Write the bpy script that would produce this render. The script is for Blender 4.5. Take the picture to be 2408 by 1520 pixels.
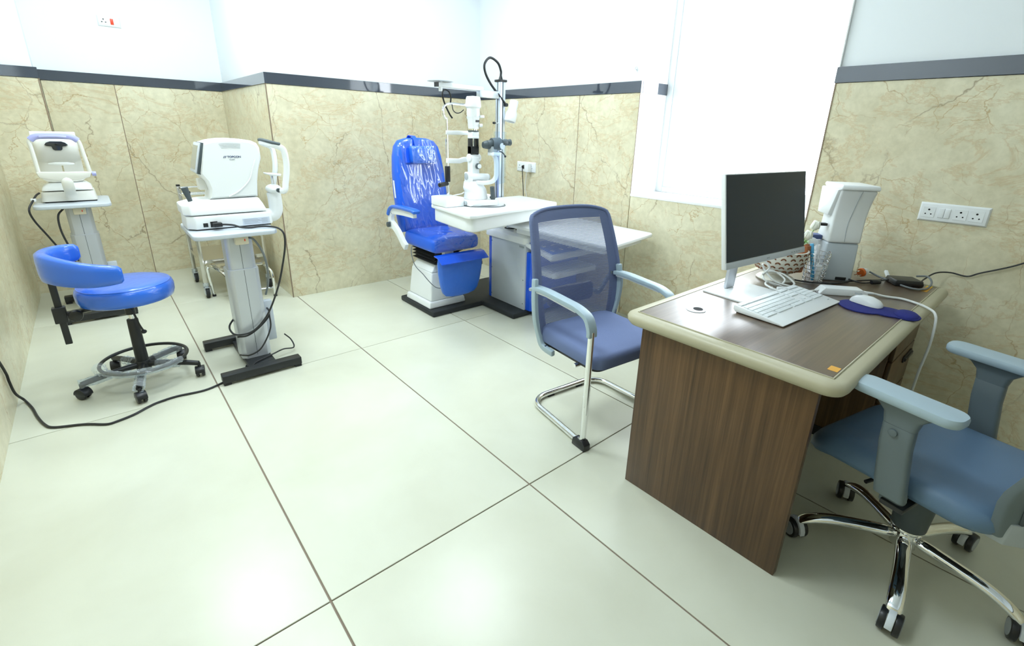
import bpy, bmesh, math, random
from mathutils import Vector, Matrix, Euler, noise as mnoise
random.seed(7)
PI = math.pi
S = bpy.context.scene
for o in list(bpy.data.objects):
    bpy.data.objects.remove(o)
COL = S.collection

# ------------------------------------------------------------------ camera
YAW, PITCH, ROLL, HC = .7252, .3258, .029, 1.345
cam_d = bpy.data.cameras.new('camera')
cam_d.sensor_width = 36.0
cam_d.lens = 1126.07 / 2408 * 36
cam_d.shift_x = -(1227.1 - 1204) / 2408
cam_d.shift_y = -(760 - 691.74) / 2408
cam_d.clip_start = .02
cam = bpy.data.objects.new('camera', cam_d)
COL.objects.link(cam)
Fv = Vector((math.sin(YAW) * math.cos(PITCH), math.cos(YAW) * math.cos(PITCH), -math.sin(PITCH)))
R0 = Vector((math.cos(YAW), -math.sin(YAW), 0))
U0 = R0.cross(Fv)
Rv = R0 * math.cos(ROLL) + U0 * math.sin(ROLL)
Uv = -R0 * math.sin(ROLL) + U0 * math.cos(ROLL)
M = Matrix((Rv, Uv, -Fv)).transposed().to_4x4()
M.translation = (0, 0, HC)
cam.matrix_world = M
S.camera = cam

# ------------------------------------------------------------------ world, exposure
S.view_settings.view_transform = 'Standard'
S.view_settings.look = 'None'
S.view_settings.gamma = 1
S.view_settings.exposure = 0.0
S.view_settings.use_curve_mapping = False
W = bpy.data.worlds.new('sky')
S.world = W
W.use_nodes = True
bg = W.node_tree.nodes['Background']
bg.inputs[0].default_value = (.86, .94, 1, 1)
bg.inputs[1].default_value = 9.0

# daylight entering by the window is guided by a portal the size of the opening
pl = bpy.data.lights.new('window_portal', 'AREA')
pl.shape = 'RECTANGLE'
pl.size = 1.2
pl.size_y = 1.55
pl.cycles.is_portal = True
po = bpy.data.objects.new('window_portal', pl)
COL.objects.link(po)
po.location = (3.36, 1.5675, 1.715)
po.rotation_euler = (0, PI / 2, 0)
po.rotation_euler = Vector((-1, 0, 0)).to_track_quat('-Z', 'Y').to_euler()

LIGHTS = [(.4, 1.45), (.55, 2.85), (.4, 4.1), (1.95, 2.75)]
LIGHT_W = 20.5


# ------------------------------------------------------------------ materials
def new_mat(name):
    m = bpy.data.materials.new(name)
    m.use_nodes = True
    return m, m.node_tree.nodes, m.node_tree.links, m.node_tree.nodes['Principled BSDF']


def mat(name, col, rough=.4, metal=0., coat=0., spec=.5, coat_rough=.05, bump=0., bscale=200., alpha=1.):
    m, n, l, p = new_mat(name)
    p.inputs['Base Color'].default_value = (*col, 1)
    p.inputs['Roughness'].default_value = rough
    p.inputs['Metallic'].default_value = metal
    p.inputs['Specular IOR Level'].default_value = spec
    p.inputs['Coat Weight'].default_value = coat
    p.inputs['Coat Roughness'].default_value = coat_rough
    if bump:
        t = n.new('ShaderNodeTexNoise')
        t.inputs['Scale'].default_value = bscale
        c = n.new('ShaderNodeTexCoord')
        l.new(c.outputs['Object'], t.inputs['Vector'])
        b = n.new('ShaderNodeBump')
        b.inputs['Strength'].default_value = bump
        b.inputs['Distance'].default_value = .002
        l.new(t.outputs['Fac'], b.inputs['Height'])
        l.new(b.outputs['Normal'], p.inputs['Normal'])
    return m


def ramp(n, stops):
    r = n.new('ShaderNodeValToRGB')
    e = r.color_ramp.elements
    while len(e) < len(stops):
        e.new(.5)
    for i, (pos, c) in enumerate(stops):
        e[i].position = pos
        e[i].color = (*c, 1) if len(c) == 3 else c
    return r


def noise(n, l, vec, scale, detail=4, rough=.55, dist=0.):
    t = n.new('ShaderNodeTexNoise')
    t.inputs['Scale'].default_value = scale
    t.inputs['Detail'].default_value = detail
    t.inputs['Roughness'].default_value = rough
    t.inputs['Distortion'].default_value = dist
    l.new(vec, t.inputs['Vector'])
    return t


def mapping(n, l, vec, scale=(1, 1, 1), rot=(0, 0, 0), loc=(0, 0, 0)):
    mp = n.new('ShaderNodeMapping')
    mp.inputs['Scale'].default_value = scale
    mp.inputs['Rotation'].default_value = rot
    mp.inputs['Location'].default_value = loc
    l.new(vec, mp.inputs['Vector'])
    return mp.outputs['Vector']


def mixc(n, l, fac, a, b, mode='MIX'):
    x = n.new('ShaderNodeMix')
    x.data_type = 'RGBA'
    x.blend_type = mode
    for sock, v in ((x.inputs['Factor'], fac), (x.inputs[6], a), (x.inputs[7], b)):
        if hasattr(v, 'links'):
            l.new(v, sock)
        else:
            sock.default_value = v if not isinstance(v, tuple) else (*v, 1)[:4]
    return x.outputs[2]


def math_n(n, l, op, a, b):
    x = n.new('ShaderNodeMath')
    x.operation = op
    for s, v in ((x.inputs[0], a), (x.inputs[1], b)):
        if hasattr(v, 'links'):
            l.new(v, s)
        else:
            s.default_value = v
    return x.outputs[0]


def marble_mat(name='marble', base=((.67, .61, .425), (.82, .775, .585)), vein=1.0):
    m, n, l, p = new_mat(name)
    c = n.new('ShaderNodeTexCoord')
    oi = n.new('ShaderNodeObjectInfo')
    add = n.new('ShaderNodeVectorMath')
    add.operation = 'MULTIPLY_ADD'
    l.new(oi.outputs['Random'], add.inputs[0])
    add.inputs[1].default_value = (7, 11, 5)
    l.new(c.outputs['Object'], add.inputs[2])
    v = add.outputs[0]
    cloud = noise(n, l, v, 2.2, 6, .6, .4)
    col = ramp(n, [(.32, base[0]), (.68, base[1])])
    l.new(cloud.outputs['Fac'], col.inputs['Fac'])
    mott = noise(n, l, v, 26, 4, .6)
    mr = ramp(n, [(.35, (.90, .90, .87)), (.7, (1.04, 1.04, 1.04))])
    l.new(mott.outputs['Fac'], mr.inputs['Fac'])
    out = mixc(n, l, 1.0, col.outputs[0], mr.outputs[0], 'MULTIPLY')
    # soft rusty smears running on the diagonal
    sv = mapping(n, l, v, (1.2, 1.2, 2.6), (.5, .6, 0))
    sm = noise(n, l, sv, 1.7, 9, .72, .5)
    sr = ramp(n, [(.5, (0, 0, 0)), (.525, (.36, .36, .36)), (.55, (0, 0, 0))])
    l.new(sm.outputs['Fac'], sr.inputs['Fac'])
    out = mixc(n, l, sr.outputs[0], out, (.56, .35, .13))
    # thin cracks: bent cell borders, faded in and out
    w = noise(n, l, v, 3.0, 5, .6)
    wv = n.new('ShaderNodeVectorMath')
    wv.operation = 'MULTIPLY_ADD'
    l.new(w.outputs['Color'], wv.inputs[0])
    wv.inputs[1].default_value = (.22, .22, .22)
    l.new(v, wv.inputs[2])
    for sc, wd, dens, colr, off in ((1.35, .0048, (.42, .56), (.30, .22, .12), 0), (3.0, .008, (.46, .58), (.44, .29, .12), 3), (6.5, .013, (.49, .60), (.50, .34, .14), 7)):
        vv = mapping(n, l, wv.outputs[0], (1, 1, .5 if off == 0 else .8), (.15, .2, 0), (off, off, off))
        vo = n.new('ShaderNodeTexVoronoi')
        vo.feature = 'DISTANCE_TO_EDGE'
        vo.inputs['Scale'].default_value = sc
        l.new(vv, vo.inputs['Vector'])
        cr = ramp(n, [(0, (1, 1, 1)), (wd * .35, (.6, .6, .6)), (wd, (0, 0, 0))])
        l.new(vo.outputs['Distance'], cr.inputs['Fac'])
        mk = noise(n, l, mapping(n, l, v, (1, 1, 1), (0, 0, 0), (off + 5, 2, 1)), 2.4, 3, .6)
        mkr = ramp(n, [(dens[0], (0, 0, 0)), (dens[1], (1, 1, 1))])
        l.new(mk.outputs['Fac'], mkr.inputs['Fac'])
        f = math_n(n, l, 'MULTIPLY', cr.outputs[0], mkr.outputs[0])
        f = math_n(n, l, 'MULTIPLY', f, .8 * vein)
        out = mixc(n, l, f, out, colr)
    l.new(out, p.inputs['Base Color'])
    p.inputs['Roughness'].default_value = .28
    p.inputs['Specular IOR Level'].default_value = .35
    return m


def floor_mat():
    m, n, l, p = new_mat('floor_tile')
    c = n.new('ShaderNodeTexCoord')
    oi = n.new('ShaderNodeObjectInfo')
    add = n.new('ShaderNodeVectorMath')
    add.operation = 'MULTIPLY_ADD'
    l.new(oi.outputs['Random'], add.inputs[0])
    add.inputs[1].default_value = (9, 13, 0)
    l.new(c.outputs['Object'], add.inputs[2])
    t = noise(n, l, add.outputs[0], 1.8, 5, .55, .3)
    r = ramp(n, [(.3, (.60, .605, .485)), (.7, (.675, .69, .575))])
    l.new(t.outputs['Fac'], r.inputs['Fac'])
    l.new(r.outputs[0], p.inputs['Base Color'])
    p.inputs['Roughness'].default_value = .27
    p.inputs['Specular IOR Level'].default_value = .5
    t2 = noise(n, l, c.outputs['Object'], 60, 3)
    b = n.new('ShaderNodeBump')
    b.inputs['Strength'].default_value = .03
    l.new(t2.outputs['Fac'], b.inputs['Height'])
    l.new(b.outputs['Normal'], p.inputs['Normal'])
    return m


def wood_mat(name, axis, *a_, **k_):
    m = wood_base(name, axis, *a_[:3], **k_)
    p = m.node_tree.nodes['Principled BSDF']
    p.inputs['Coat Weight'].default_value = a_[3] if len(a_) > 3 else 0.
    p.inputs['Coat Roughness'].default_value = .33
    return m


def wood_base(name, axis, dark=(.045, .022, .009), light=(.165, .088, .038), rough=.32):
    m, n, l, p = new_mat(name)
    c = n.new('ShaderNodeTexCoord')
    sc = {'x': (.9, 28, 28), 'z': (28, 28, .9)}[axis]
    v = mapping(n, l, c.outputs['Object'], sc)
    t = noise(n, l, v, 1.6, 6, .65, .3)
    sc2 = {'x': (2, 160, 160), 'z': (160, 160, 2)}[axis]
    t2 = noise(n, l, mapping(n, l, c.outputs['Object'], sc2), 1.0, 3, .6)
    f = math_n(n, l, 'ADD', math_n(n, l, 'MULTIPLY', t.outputs['Fac'], .7), math_n(n, l, 'MULTIPLY', t2.outputs['Fac'], .3))
    r = ramp(n, [(.33, dark), (.52, tuple((a + b) / 2 for a, b in zip(dark, light))), (.68, light)])
    l.new(f, r.inputs['Fac'])
    l.new(r.outputs[0], p.inputs['Base Color'])
    p.inputs['Roughness'].default_value = rough
    return m


def film_blue(name, col=(.006, .115, .72), wr=.4, coat=1.0, scale=7., stretch=(1.6, 1.6, .45)):
    """blue vinyl still wrapped in clear creased film"""
    m, n, l, p = new_mat(name)
    c = n.new('ShaderNodeTexCoord')
    p.inputs['Base Color'].default_value = (*col, 1)
    p.inputs['Roughness'].default_value = .38
    p.inputs['Coat Weight'].default_value = coat
    p.inputs['Coat Roughness'].default_value = .03
    v = mapping(n, l, c.outputs['Object'], stretch, (.1, .25, .1))
    a = noise(n, l, v, scale, 5, .55, 1.3)
    rr = ramp(n, [(.40, (0, 0, 0)), (.5, (1, 1, 1)), (.60, (0, 0, 0))])
    l.new(a.outputs['Fac'], rr.inputs['Fac'])
    b2 = noise(n, l, c.outputs['Object'], 34, 3, .6, .6)
    h = math_n(n, l, 'ADD', rr.outputs[0], math_n(n, l, 'MULTIPLY', b2.outputs['Fac'], .5))
    b = n.new('ShaderNodeBump')
    b.inputs['Strength'].default_value = wr
    b.inputs['Distance'].default_value = .012
    l.new(h, b.inputs['Height'])
    l.new(b.outputs['Normal'], p.inputs['Coat Normal'])
    return m


def clear_mat(name, tint=(.9, .95, 1), op=.25, rough=.08):
    m, n, l, p = new_mat(name)
    out = n['Material Output']
    tr = n.new('ShaderNodeBsdfTransparent')
    tr.inputs[0].default_value = (*tint, 1)
    p.inputs['Base Color'].default_value = (.85, .9, .92, 1)
    p.inputs['Roughness'].default_value = rough
    mx = n.new('ShaderNodeMixShader')
    lw_ = n.new('ShaderNodeLayerWeight')
    f = math_n(n, l, 'ADD', math_n(n, l, 'MULTIPLY', math_n(n, l, 'POWER', lw_.outputs['Facing'], 4.), .6), op)
    f.node.use_clamp = True
    l.new(f, mx.inputs[0])
    l.new(tr.outputs[0], mx.inputs[1])
    l.new(p.outputs[0], mx.inputs[2])
    l.new(mx.outputs[0], out.inputs[0])
    return m


def film_mat():
    m, n, l, p = new_mat('glossy_clear_film')
    out = n['Material Output']
    tr = n.new('ShaderNodeBsdfTransparent')
    gl = n.new('ShaderNodeBsdfGlossy')
    gl.inputs['Roughness'].default_value = .04
    lw_ = n.new('ShaderNodeLayerWeight')
    fac = math_n(n, l, 'MULTIPLY_ADD', math_n(n, l, 'POWER', lw_.outputs['Facing'], 5.), .7)
    fac.node.inputs[2].default_value = .13
    mx = n.new('ShaderNodeMixShader')
    l.new(fac, mx.inputs[0])
    l.new(tr.outputs[0], mx.inputs[1])
    l.new(gl.outputs[0], mx.inputs[2])
    l.new(mx.outputs[0], out.inputs[0])
    n.remove(p)
    return m


def glass_mat():
    m, n, l, p = new_mat('window_glass')
    out = n['Material Output']
    tr = n.new('ShaderNodeBsdfTransparent')
    gl = n.new('ShaderNodeBsdfGlossy')
    gl.inputs['Roughness'].default_value = .02
    mx = n.new('ShaderNodeMixShader')
    mx.inputs[0].default_value = .05
    l.new(tr.outputs[0], mx.inputs[1])
    l.new(gl.outputs[0], mx.inputs[2])
    l.new(mx.outputs[0], out.inputs[0])
    n.remove(p)
    return m


def net_mat(name, col, open_=.5):
    """woven seat net: fine horizontal cords with gaps between"""
    m, n, l, p = new_mat(name)
    out = n['Material Output']
    p.inputs['Base Color'].default_value = (*col, 1)
    p.inputs['Roughness'].default_value = .6
    c = n.new('ShaderNodeTexCoord')
    w = n.new('ShaderNodeTexWave')
    w.wave_type = 'BANDS'
    w.bands_direction = 'Z'
    w.inputs['Scale'].default_value = 52
    w.inputs['Distortion'].default_value = .25
    l.new(c.outputs['Object'], w.inputs['Vector'])
    r = ramp(n, [(.25, (.60, .60, .60)), (.7, (1, 1, 1))])
    l.new(w.outputs['Fac'], r.inputs['Fac'])
    f = math_n(n, l, 'MULTIPLY', r.outputs[0], 1 - open_ * .26)
    tr = n.new('ShaderNodeBsdfTransparent')
    mx = n.new('ShaderNodeMixShader')
    l.new(f, mx.inputs[0])
    l.new(tr.outputs[0], mx.inputs[1])
    l.new(p.outputs[0], mx.inputs[2])
    l.new(mx.outputs[0], out.inputs[0])
    return m


def fabric_mat(name, col, scale=150, diag=False):
    m, n, l, p = new_mat(name)
    c = n.new('ShaderNodeTexCoord')
    w = n.new('ShaderNodeTexWave')
    w.bands_direction = 'DIAGONAL' if diag else 'Z'
    w.inputs['Scale'].default_value = scale / 3
    l.new(c.outputs['Object'], w.inputs['Vector'])
    r = ramp(n, [(.2, tuple(x * .72 for x in col)), (.8, col)])
    l.new(w.outputs['Fac'], r.inputs['Fac'])
    l.new(r.outputs[0], p.inputs['Base Color'])
    p.inputs['Roughness'].default_value = .75
    p.inputs['Specular IOR Level'].default_value = .2
    return m


def emit_mat(name, col, s):
    m, n, l, p = new_mat(name)
    p.inputs['Emission Color'].default_value = (*col, 1)
    p.inputs['Emission Strength'].default_value = s
    p.inputs['Base Color'].default_value = (.9, .9, .9, 1)
    return m


X = dict(
    marble=marble_mat(), tile=floor_mat(),
    grout=mat('grout', (.28, .22, .17), .9),
    plaster=mat('white_plaster', (.89, .93, .96), .85, spec=.1),
    reveal=mat('daylight_white_reveal', (.88, .89, .88), .6),  # daylight overexposure on the marble reveal put into a white base colour
    granite=mat('black_granite', (.040, .050, .070), .05, spec=1.0, coat=.8),
    edge=mat('brown_edging', (.26, .19, .13), .7),
    wframe=mat('window_white', (.85, .89, .92), .35), glass=glass_mat(),
    white=mat('white_plastic', (.86, .89, .90), .28), white2=mat('warm_white_plastic', (.80, .80, .75), .35),
    offwhite=mat('grey_white_plastic', (.66, .71, .76), .35), lgrey=mat('light_grey_paint', (.55, .60, .66), .3),
    silver=mat('silver_column', (.58, .61, .66), .35, .45), alu=mat('aluminium', (.66, .72, .80), .3, .7),
    chrome=mat('chrome', (.86, .87, .88), .05, 1.), steel=mat('stainless', (.62, .60, .55), .22, 1.),
    zinc=mat('zinc', (.60, .65, .70), .3, .9),
    black=mat('black_plastic', (.012, .013, .015), .35), blackm=mat('black_metal', (.014, .016, .018), .42),
    rubber=mat('black_rubber', (.02, .021, .023), .7), dgrey=mat('dark_grey_plastic', (.065, .085, .095), .45),
    mgrey=mat('mid_grey_plastic', (.13, .165, .18), .45), bgrey=mat('blue_grey_plastic', (.35, .45, .51), .4),
    cordb=mat('black_cord', (.018, .019, .021), .45), cordw=mat('white_cord', (.78, .80, .78), .45), cordg=mat('grey_cord', (.17, .19, .20), .5),
    matt=mat('black_mat', (.017, .021, .024), .6, bump=.3, bscale=300),
    blue=film_blue('blue_vinyl_film', coat=.12), bluearm=film_blue('blue_vinyl_tight', (.012, .14, .70), .25, .6, 5, (1, 1, 1)),
    stool=film_blue('stool_vinyl', (.012, .135, .68), .2, .7, 5, (1, 1, 2)),
    bluep=mat('blue_plastic', (.008, .10, .78), .25, coat=.4), bluek=mat('blue_keypad', (.01, .16, .72), .3),
    film=clear_mat('clear_film', op=.20), filmg=film_mat(), clearp=clear_mat('clear_acrylic', op=.03, rough=.03),
    lilac=mat('lilac_plastic', (.42, .44, .80), .35),
    dark=mat('dark_lens', (.02, .024, .03), .15, coat=.5), lens=mat('eyepiece_lens', (.03, .02, .03), .03, coat=1.),
    screen=mat('screen', (.026, .038, .058), .3, spec=.3), tscreen=mat('grey_screen', (.42, .42, .36), .2),
    net=net_mat('blue_net', (.16, .20, .37)), netedge=fabric_mat('blue_net_border', (.15, .19, .33)),
    seatf=mat('blue_seat_fabric', (.145, .19, .345), .75, spec=.2, bump=.4, bscale=500), leather=mat('blue_leatherette', (.11, .19, .30), .45, bump=.15, bscale=400),
    woodx=wood_mat('walnut_top', 'x', (.070, .042, .025), (.18, .115, .068), .30, 1.0), woodz=wood_mat('walnut_panel', 'z'),
    beige=mat('beige_edge', (.46, .43, .30), .38), gsticker=mat('orange_sticker', (.72, .36, .04), .5), yellow=mat('yellow_sticker', (.80, .52, .03), .5),
    navy=mat('navy_cloth', (.018, .024, .20), .85), clay=mat('terracotta', (.42, .15, .06), .7), ceramic=mat('cream_ceramic', (.78, .77, .68), .35),
    brown=mat('brown_glaze', (.20, .075, .028), .5), leaf=mat('leaf_green', (.28, .52, .16), .5), petal=mat('white_petal', (.88, .9, .80), .55),
    orange=mat('orange_plastic', (.82, .17, .02), .4), red=mat('red_switch', (.85, .07, .02), .35), lblue=mat('light_blue', (.12, .48, .80), .5),
    key=mat('keycap', (.82, .87, .89), .4), label=mat('label_print', (.62, .68, .78), .5), ink=mat('dark_blue_ink', (.05, .08, .2), .6), inkg=mat('grey_ink', (.33, .38, .42), .6),
    hole=mat('dark_hole', (.01, .01, .01), .8), led=emit_mat('led_diffuser', (.90, .97, 1), 5.0), beigep=mat('ivory_plastic', (.72, .66, .52), .4),
    paper=mat('white_paper', (.85, .86, .86), .7), greyc=mat('grey_shell', (.40, .44, .46), .5), shell=mat('light_grey_shell', (.56, .62, .67), .4),
)


# ------------------------------------------------------------------ mesh helpers
def catmull(pts, k=6, closed=False):
    P = [Vector(p) for p in pts]
    if len(P) < 3 or k <= 1:
        return P
    out = []
    n = len(P)
    rng = range(n if closed else n - 1)
    for i in rng:
        p0 = P[(i - 1) % n] if closed or i > 0 else P[0] * 2 - P[1]
        p1 = P[i]
        p2 = P[(i + 1) % n]
        p3 = P[(i + 2) % n] if closed or i + 2 < n else P[-1] * 2 - P[-2]
        for j in range(k):
            t = j / k
            out.append(.5 * ((2 * p1) + (p2 - p0) * t + (2 * p0 - 5 * p1 + 4 * p2 - p3) * t * t + (3 * p1 - p0 - 3 * p2 + p3) * t ** 3))
    if not closed:
        out.append(P[-1])
    return out


def fillet(pts, r, k=5):
    """round the corners of a polyline"""
    P = [Vector(p) for p in pts]
    out = [P[0]]
    for i in range(1, len(P) - 1):
        a, b, c = P[i - 1], P[i], P[i + 1]
        d1, d2 = (a - b), (c - b)
        rr = min(r, d1.length * .48, d2.length * .48)
        s, e = b + d1.normalized() * rr, b + d2.normalized() * rr
        for j in range(k + 1):
            t = j / k
            out.append(s * (1 - t) ** 2 + b * 2 * t * (1 - t) + e * t * t)
    out.append(P[-1])
    return out


class MB:
    def __init__(s, mtx=None):
        s.bm = bmesh.new()
        s.mtx = mtx

    def _v(s, p):
        p = Vector(p)
        return s.bm.verts.new(s.mtx @ p if s.mtx else p)

    def loft(s, rings, caps=True, closed_u=True, closed_v=False):
        V = [[s._v(p) for p in r] for r in rings]
        m = len(V[0])
        for i in range(len(V) if closed_v else len(V) - 1):
            a, b = V[i], V[(i + 1) % len(V)]
            for j in range(m if closed_u else m - 1):
                try:
                    s.bm.faces.new((a[j], a[(j + 1) % m], b[(j + 1) % m], b[j]))
                except ValueError:
                    pass
        if caps and not closed_v:
            for r, rev in ((V[0], True), (V[-1], False)):
                try:
                    s.bm.faces.new(list(reversed(r)) if rev else r)
                except ValueError:
                    pass
        return s

    def box(s, x0, x1, y0, y1, z0, z1):
        return s.loft([[(x0, y0, z0), (x1, y0, z0), (x1, y1, z0), (x0, y1, z0)], [(x0, y0, z1), (x1, y0, z1), (x1, y1, z1), (x0, y1, z1)]])

    def obox(s, c, size, rot=(0, 0, 0)):
        e = Euler(rot).to_matrix() if not isinstance(rot, Matrix) else rot
        c = Vector(c)
        a, b, d = (x / 2 for x in size)
        q = lambda x, y, z: c + e @ Vector((x, y, z))
        return s.loft([[q(-a, -b, -d), q(a, -b, -d), q(a, b, -d), q(-a, b, -d)], [q(-a, -b, d), q(a, -b, d), q(a, b, d), q(-a, b, d)]])

    def frustum(s, b0, b1, z0, z1):
        (x0, x1, y0, y1), (u0, u1, v0, v1) = b0, b1
        return s.loft([[(x0, y0, z0), (x1, y0, z0), (x1, y1, z0), (x0, y1, z0)], [(u0, v0, z1), (u1, v0, z1), (u1, v1, z1), (u0, v1, z1)]])

    def cyl(s, p0, p1, r0, r1=None, n=20):
        p0, p1 = Vector(p0), Vector(p1)
        r1 = r0 if r1 is None else r1
        q = (p1 - p0).to_track_quat('Z', 'Y')
        rg = lambda p, r: [p + q @ Vector((r * math.cos(2 * PI * i / n), r * math.sin(2 * PI * i / n), 0)) for i in range(n)]
        return s.loft([rg(p0, r0), rg(p1, r1)])

    def tube(s, pts, r, n=10, k=6, closed=False, fl=None, flat=(1, 1), up=None):
        P = fillet(pts, fl) if fl else catmull(pts, k, closed)
        N = len(P)
        rings = []
        T = []
        for i in range(N):
            a = P[i - 1] if i > 0 or closed else P[0]
            b = P[(i + 1) % N] if i < N - 1 or closed else P[-1]
            T.append((b - a).normalized())
        u = Vector(up) if up else (Vector((0, 0, 1)) if abs(T[0].z) < .9 else Vector((1, 0, 0)))
        u = (u - T[0] * u.dot(T[0])).normalized()
        for i in range(N):
            if up and abs(T[i].dot(Vector(up))) < .98:
                u = Vector(up)
            u = (u - T[i] * u.dot(T[i])).normalized()
            w = T[i].cross(u)
            rr = r if not isinstance(r, (list, tuple)) else r[0] + (r[1] - r[0]) * i / (N - 1)
            rings.append([P[i] + (u * math.cos(2 * PI * j / n) * flat[0] + w * math.sin(2 * PI * j / n) * flat[1]) * rr for j in range(n)])
        return s.loft(rings, closed_v=closed)

    def bar(s, pts, w, h, fl=None, k=1, up=(0, 0, 1)):
        """rectangular section swept along a polyline"""
        P = fillet(pts, fl) if fl else catmull(pts, k)
        N = len(P)
        rings = []
        u = Vector(up)
        for i in range(N):
            t = (P[min(i + 1, N - 1)] - P[max(i - 1, 0)]).normalized()
            uu = (u - t * u.dot(t)).normalized()
            u = uu
            sd = t.cross(uu)
            rings.append([P[i] + sd * a * w / 2 + uu * b * h / 2 for a, b in ((-1, -1), (1, -1), (1, 1), (-1, 1))])
        return s.loft(rings)

    def prism(s, poly, axis, a0, a1):
        f = {'y': lambda p, a: (p[0], a, p[1]), 'x': lambda p, a: (a, p[0], p[1]), 'z': lambda p, a: (p[0], p[1], a)}[axis]
        return s.loft([[f(p, a0) for p in poly], [f(p, a1) for p in poly]])

    def lathe(s, prof, c=(0, 0, 0), n=32, q=None):
        c = Vector(c)
        rings = []
        for r, z in prof:
            rg = [Vector((r * math.cos(2 * PI * i / n), r * math.sin(2 * PI * i / n), z)) for i in range(n)]
            rings.append([c + (q @ p if q else p) for p in rg])
        return s.loft(rings)

    def ell(s, c, rad, n=16, m=10, rot=None):
        c = Vector(c)
        e = Euler(rot).to_matrix() if rot else Matrix.Identity(3)
        rings = []
        for i in range(m + 1):
            t = -PI / 2 + PI * (i + .02) / (m + .04)
            rings.append([c + e @ Vector((rad[0] * math.cos(t) * math.cos(2 * PI * j / n), rad[1] * math.cos(t) * math.sin(2 * PI * j / n), rad[2] * math.sin(t))) for j in range(n)])
        return s.loft(rings)

    def torus(s, c, R, r, n=40, m=8, q=None):
        c = Vector(c)
        pts = [Vector((R * math.cos(2 * PI * i / n), R * math.sin(2 * PI * i / n), 0)) for i in range(n)]
        rings = []
        for i in range(n):
            a = 2 * PI * i / n
            d = Vector((math.cos(a), math.sin(a), 0))
            rings.append([c + (q or Matrix.Identity(3)) @ (d * (R + r * math.cos(2 * PI * j / m)) + Vector((0, 0, r * math.sin(2 * PI * j / m)))) for j in range(m)])
        return s.loft(rings, closed_v=True)

    def build(s, name, m, parent=None, bev=0, seg=2, ang=32, world=True, loc=None, flat=False):
        bm = s.bm
        bmesh.ops.recalc_face_normals(bm, faces=bm.faces)
        if bev:
            ed = [e for e in bm.edges if len(e.link_faces) == 2 and e.calc_face_angle(0) > math.radians(28)]
            bmesh.ops.bevel(bm, geom=ed, offset=bev, segments=seg, profile=.5, affect='EDGES', clamp_overlap=True)
        off = Vector((0, 0, 0))
        if loc is not None:
            off = Vector(loc)
        elif parent is not None and world:
            p = parent
            while p:
                off += p.location
                p = p.parent
        if off.length:
            bmesh.ops.translate(bm, verts=bm.verts, vec=-off)
        me = bpy.data.meshes.new(name)
        bm.to_mesh(me)
        bm.free()
        me.materials.append(X[m] if isinstance(m, str) else m)
        if not flat:
            me.shade_smooth()
            me.set_sharp_from_angle(angle=math.radians(ang))
        o = bpy.data.objects.new(name, me)
        COL.objects.link(o)
        if loc is not None:
            o.location = loc
        if parent is not None:
            o.parent = parent
        return o


def tag(o, label, cat, group=None):
    o['label'] = label
    o['category'] = cat
    if group:
        o['group'] = group
    return o


def thing(name, label, cat, loc, rz=0, group=None):
    o = bpy.data.objects.new(name, None)
    o.empty_display_size = .1
    COL.objects.link(o)
    o.location = loc
    o.rotation_euler = (0, 0, rz)
    return tag(o, label, cat, group)


def struct(o):
    o['kind'] = 'structure'
    return o


def copy_tree(o, parent=None):
    c = o.copy()
    COL.objects.link(c)
    c.parent = parent
    for ch in list(o.children):
        copy_tree(ch, c)
    return c


def text(name, body, size, m, parent, mtx, ext=.0004, bold=0.0, world=True):
    cu = bpy.data.curves.new(name, 'FONT')
    cu.body = body
    cu.size = size
    cu.extrude = ext
    cu.offset = bold
    cu.align_x = 'LEFT'
    t = bpy.data.objects.new(name, cu)
    COL.objects.link(t)
    dg = bpy.context.evaluated_depsgraph_get()
    dg.update()
    me = bpy.data.meshes.new_from_object(t.evaluated_get(dg))
    bpy.data.objects.remove(t)
    me.name = name
    off = Vector((0, 0, 0))
    p = parent
    while p and world:
        off += p.location
        p = p.parent
    me.transform(Matrix.Translation(-off) @ mtx)
    me.materials.clear()
    me.materials.append(X[m])
    o = bpy.data.objects.new(name, me)
    COL.objects.link(o)
    o.parent = parent
    return o


def rrect(x0, x1, y0, y1, r, k=5):
    out = []
    for cx, cy, a in ((x1 - r, y0 + r, -PI / 2), (x1 - r, y1 - r, 0), (x0 + r, y1 - r, PI / 2), (x0 + r, y0 + r, PI)):
        for i in range(k + 1):
            t = a + PI / 2 * i / k
            out.append((cx + r * math.cos(t), cy + r * math.sin(t)))
    return out


# ================================================================== THE ROOM
XL, XW, YP, YB, YB2, XP, XE = -.498, 2.964, 4.037, 5.513, 5.3015, 1.060, -.169
ZB, ZT, YF, ZC = 1.628, 1.703, -1.75, 2.95
WL, WR, ZS, ZH = 2.170, .965, .939, 2.49
PT = .018        # marble thickness

floor = struct(MB().box(XL - .2, XW + .5, YF - .2, YB + .2, -.12, -.0045).build('floor', 'grout'))
gx = [XL - .02] + [.2943 + .798 * i for i in range(0, 4)] + [XW + .02]
gy = [YF - .02] + [1.1524 + 1.618 * i for i in range(-1, 3)] + [YB + .02]
JX, JY = .0030, .0023
for i in range(len(gx) - 1):
    for j in range(len(gy) - 1):
        MB().box(gx[i] + JX, gx[i + 1] - JX, gy[j] + JY, gy[j + 1] - JY, -.0044, 0).build('tile', 'tile', floor, bev=.0012, seg=1)

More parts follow.
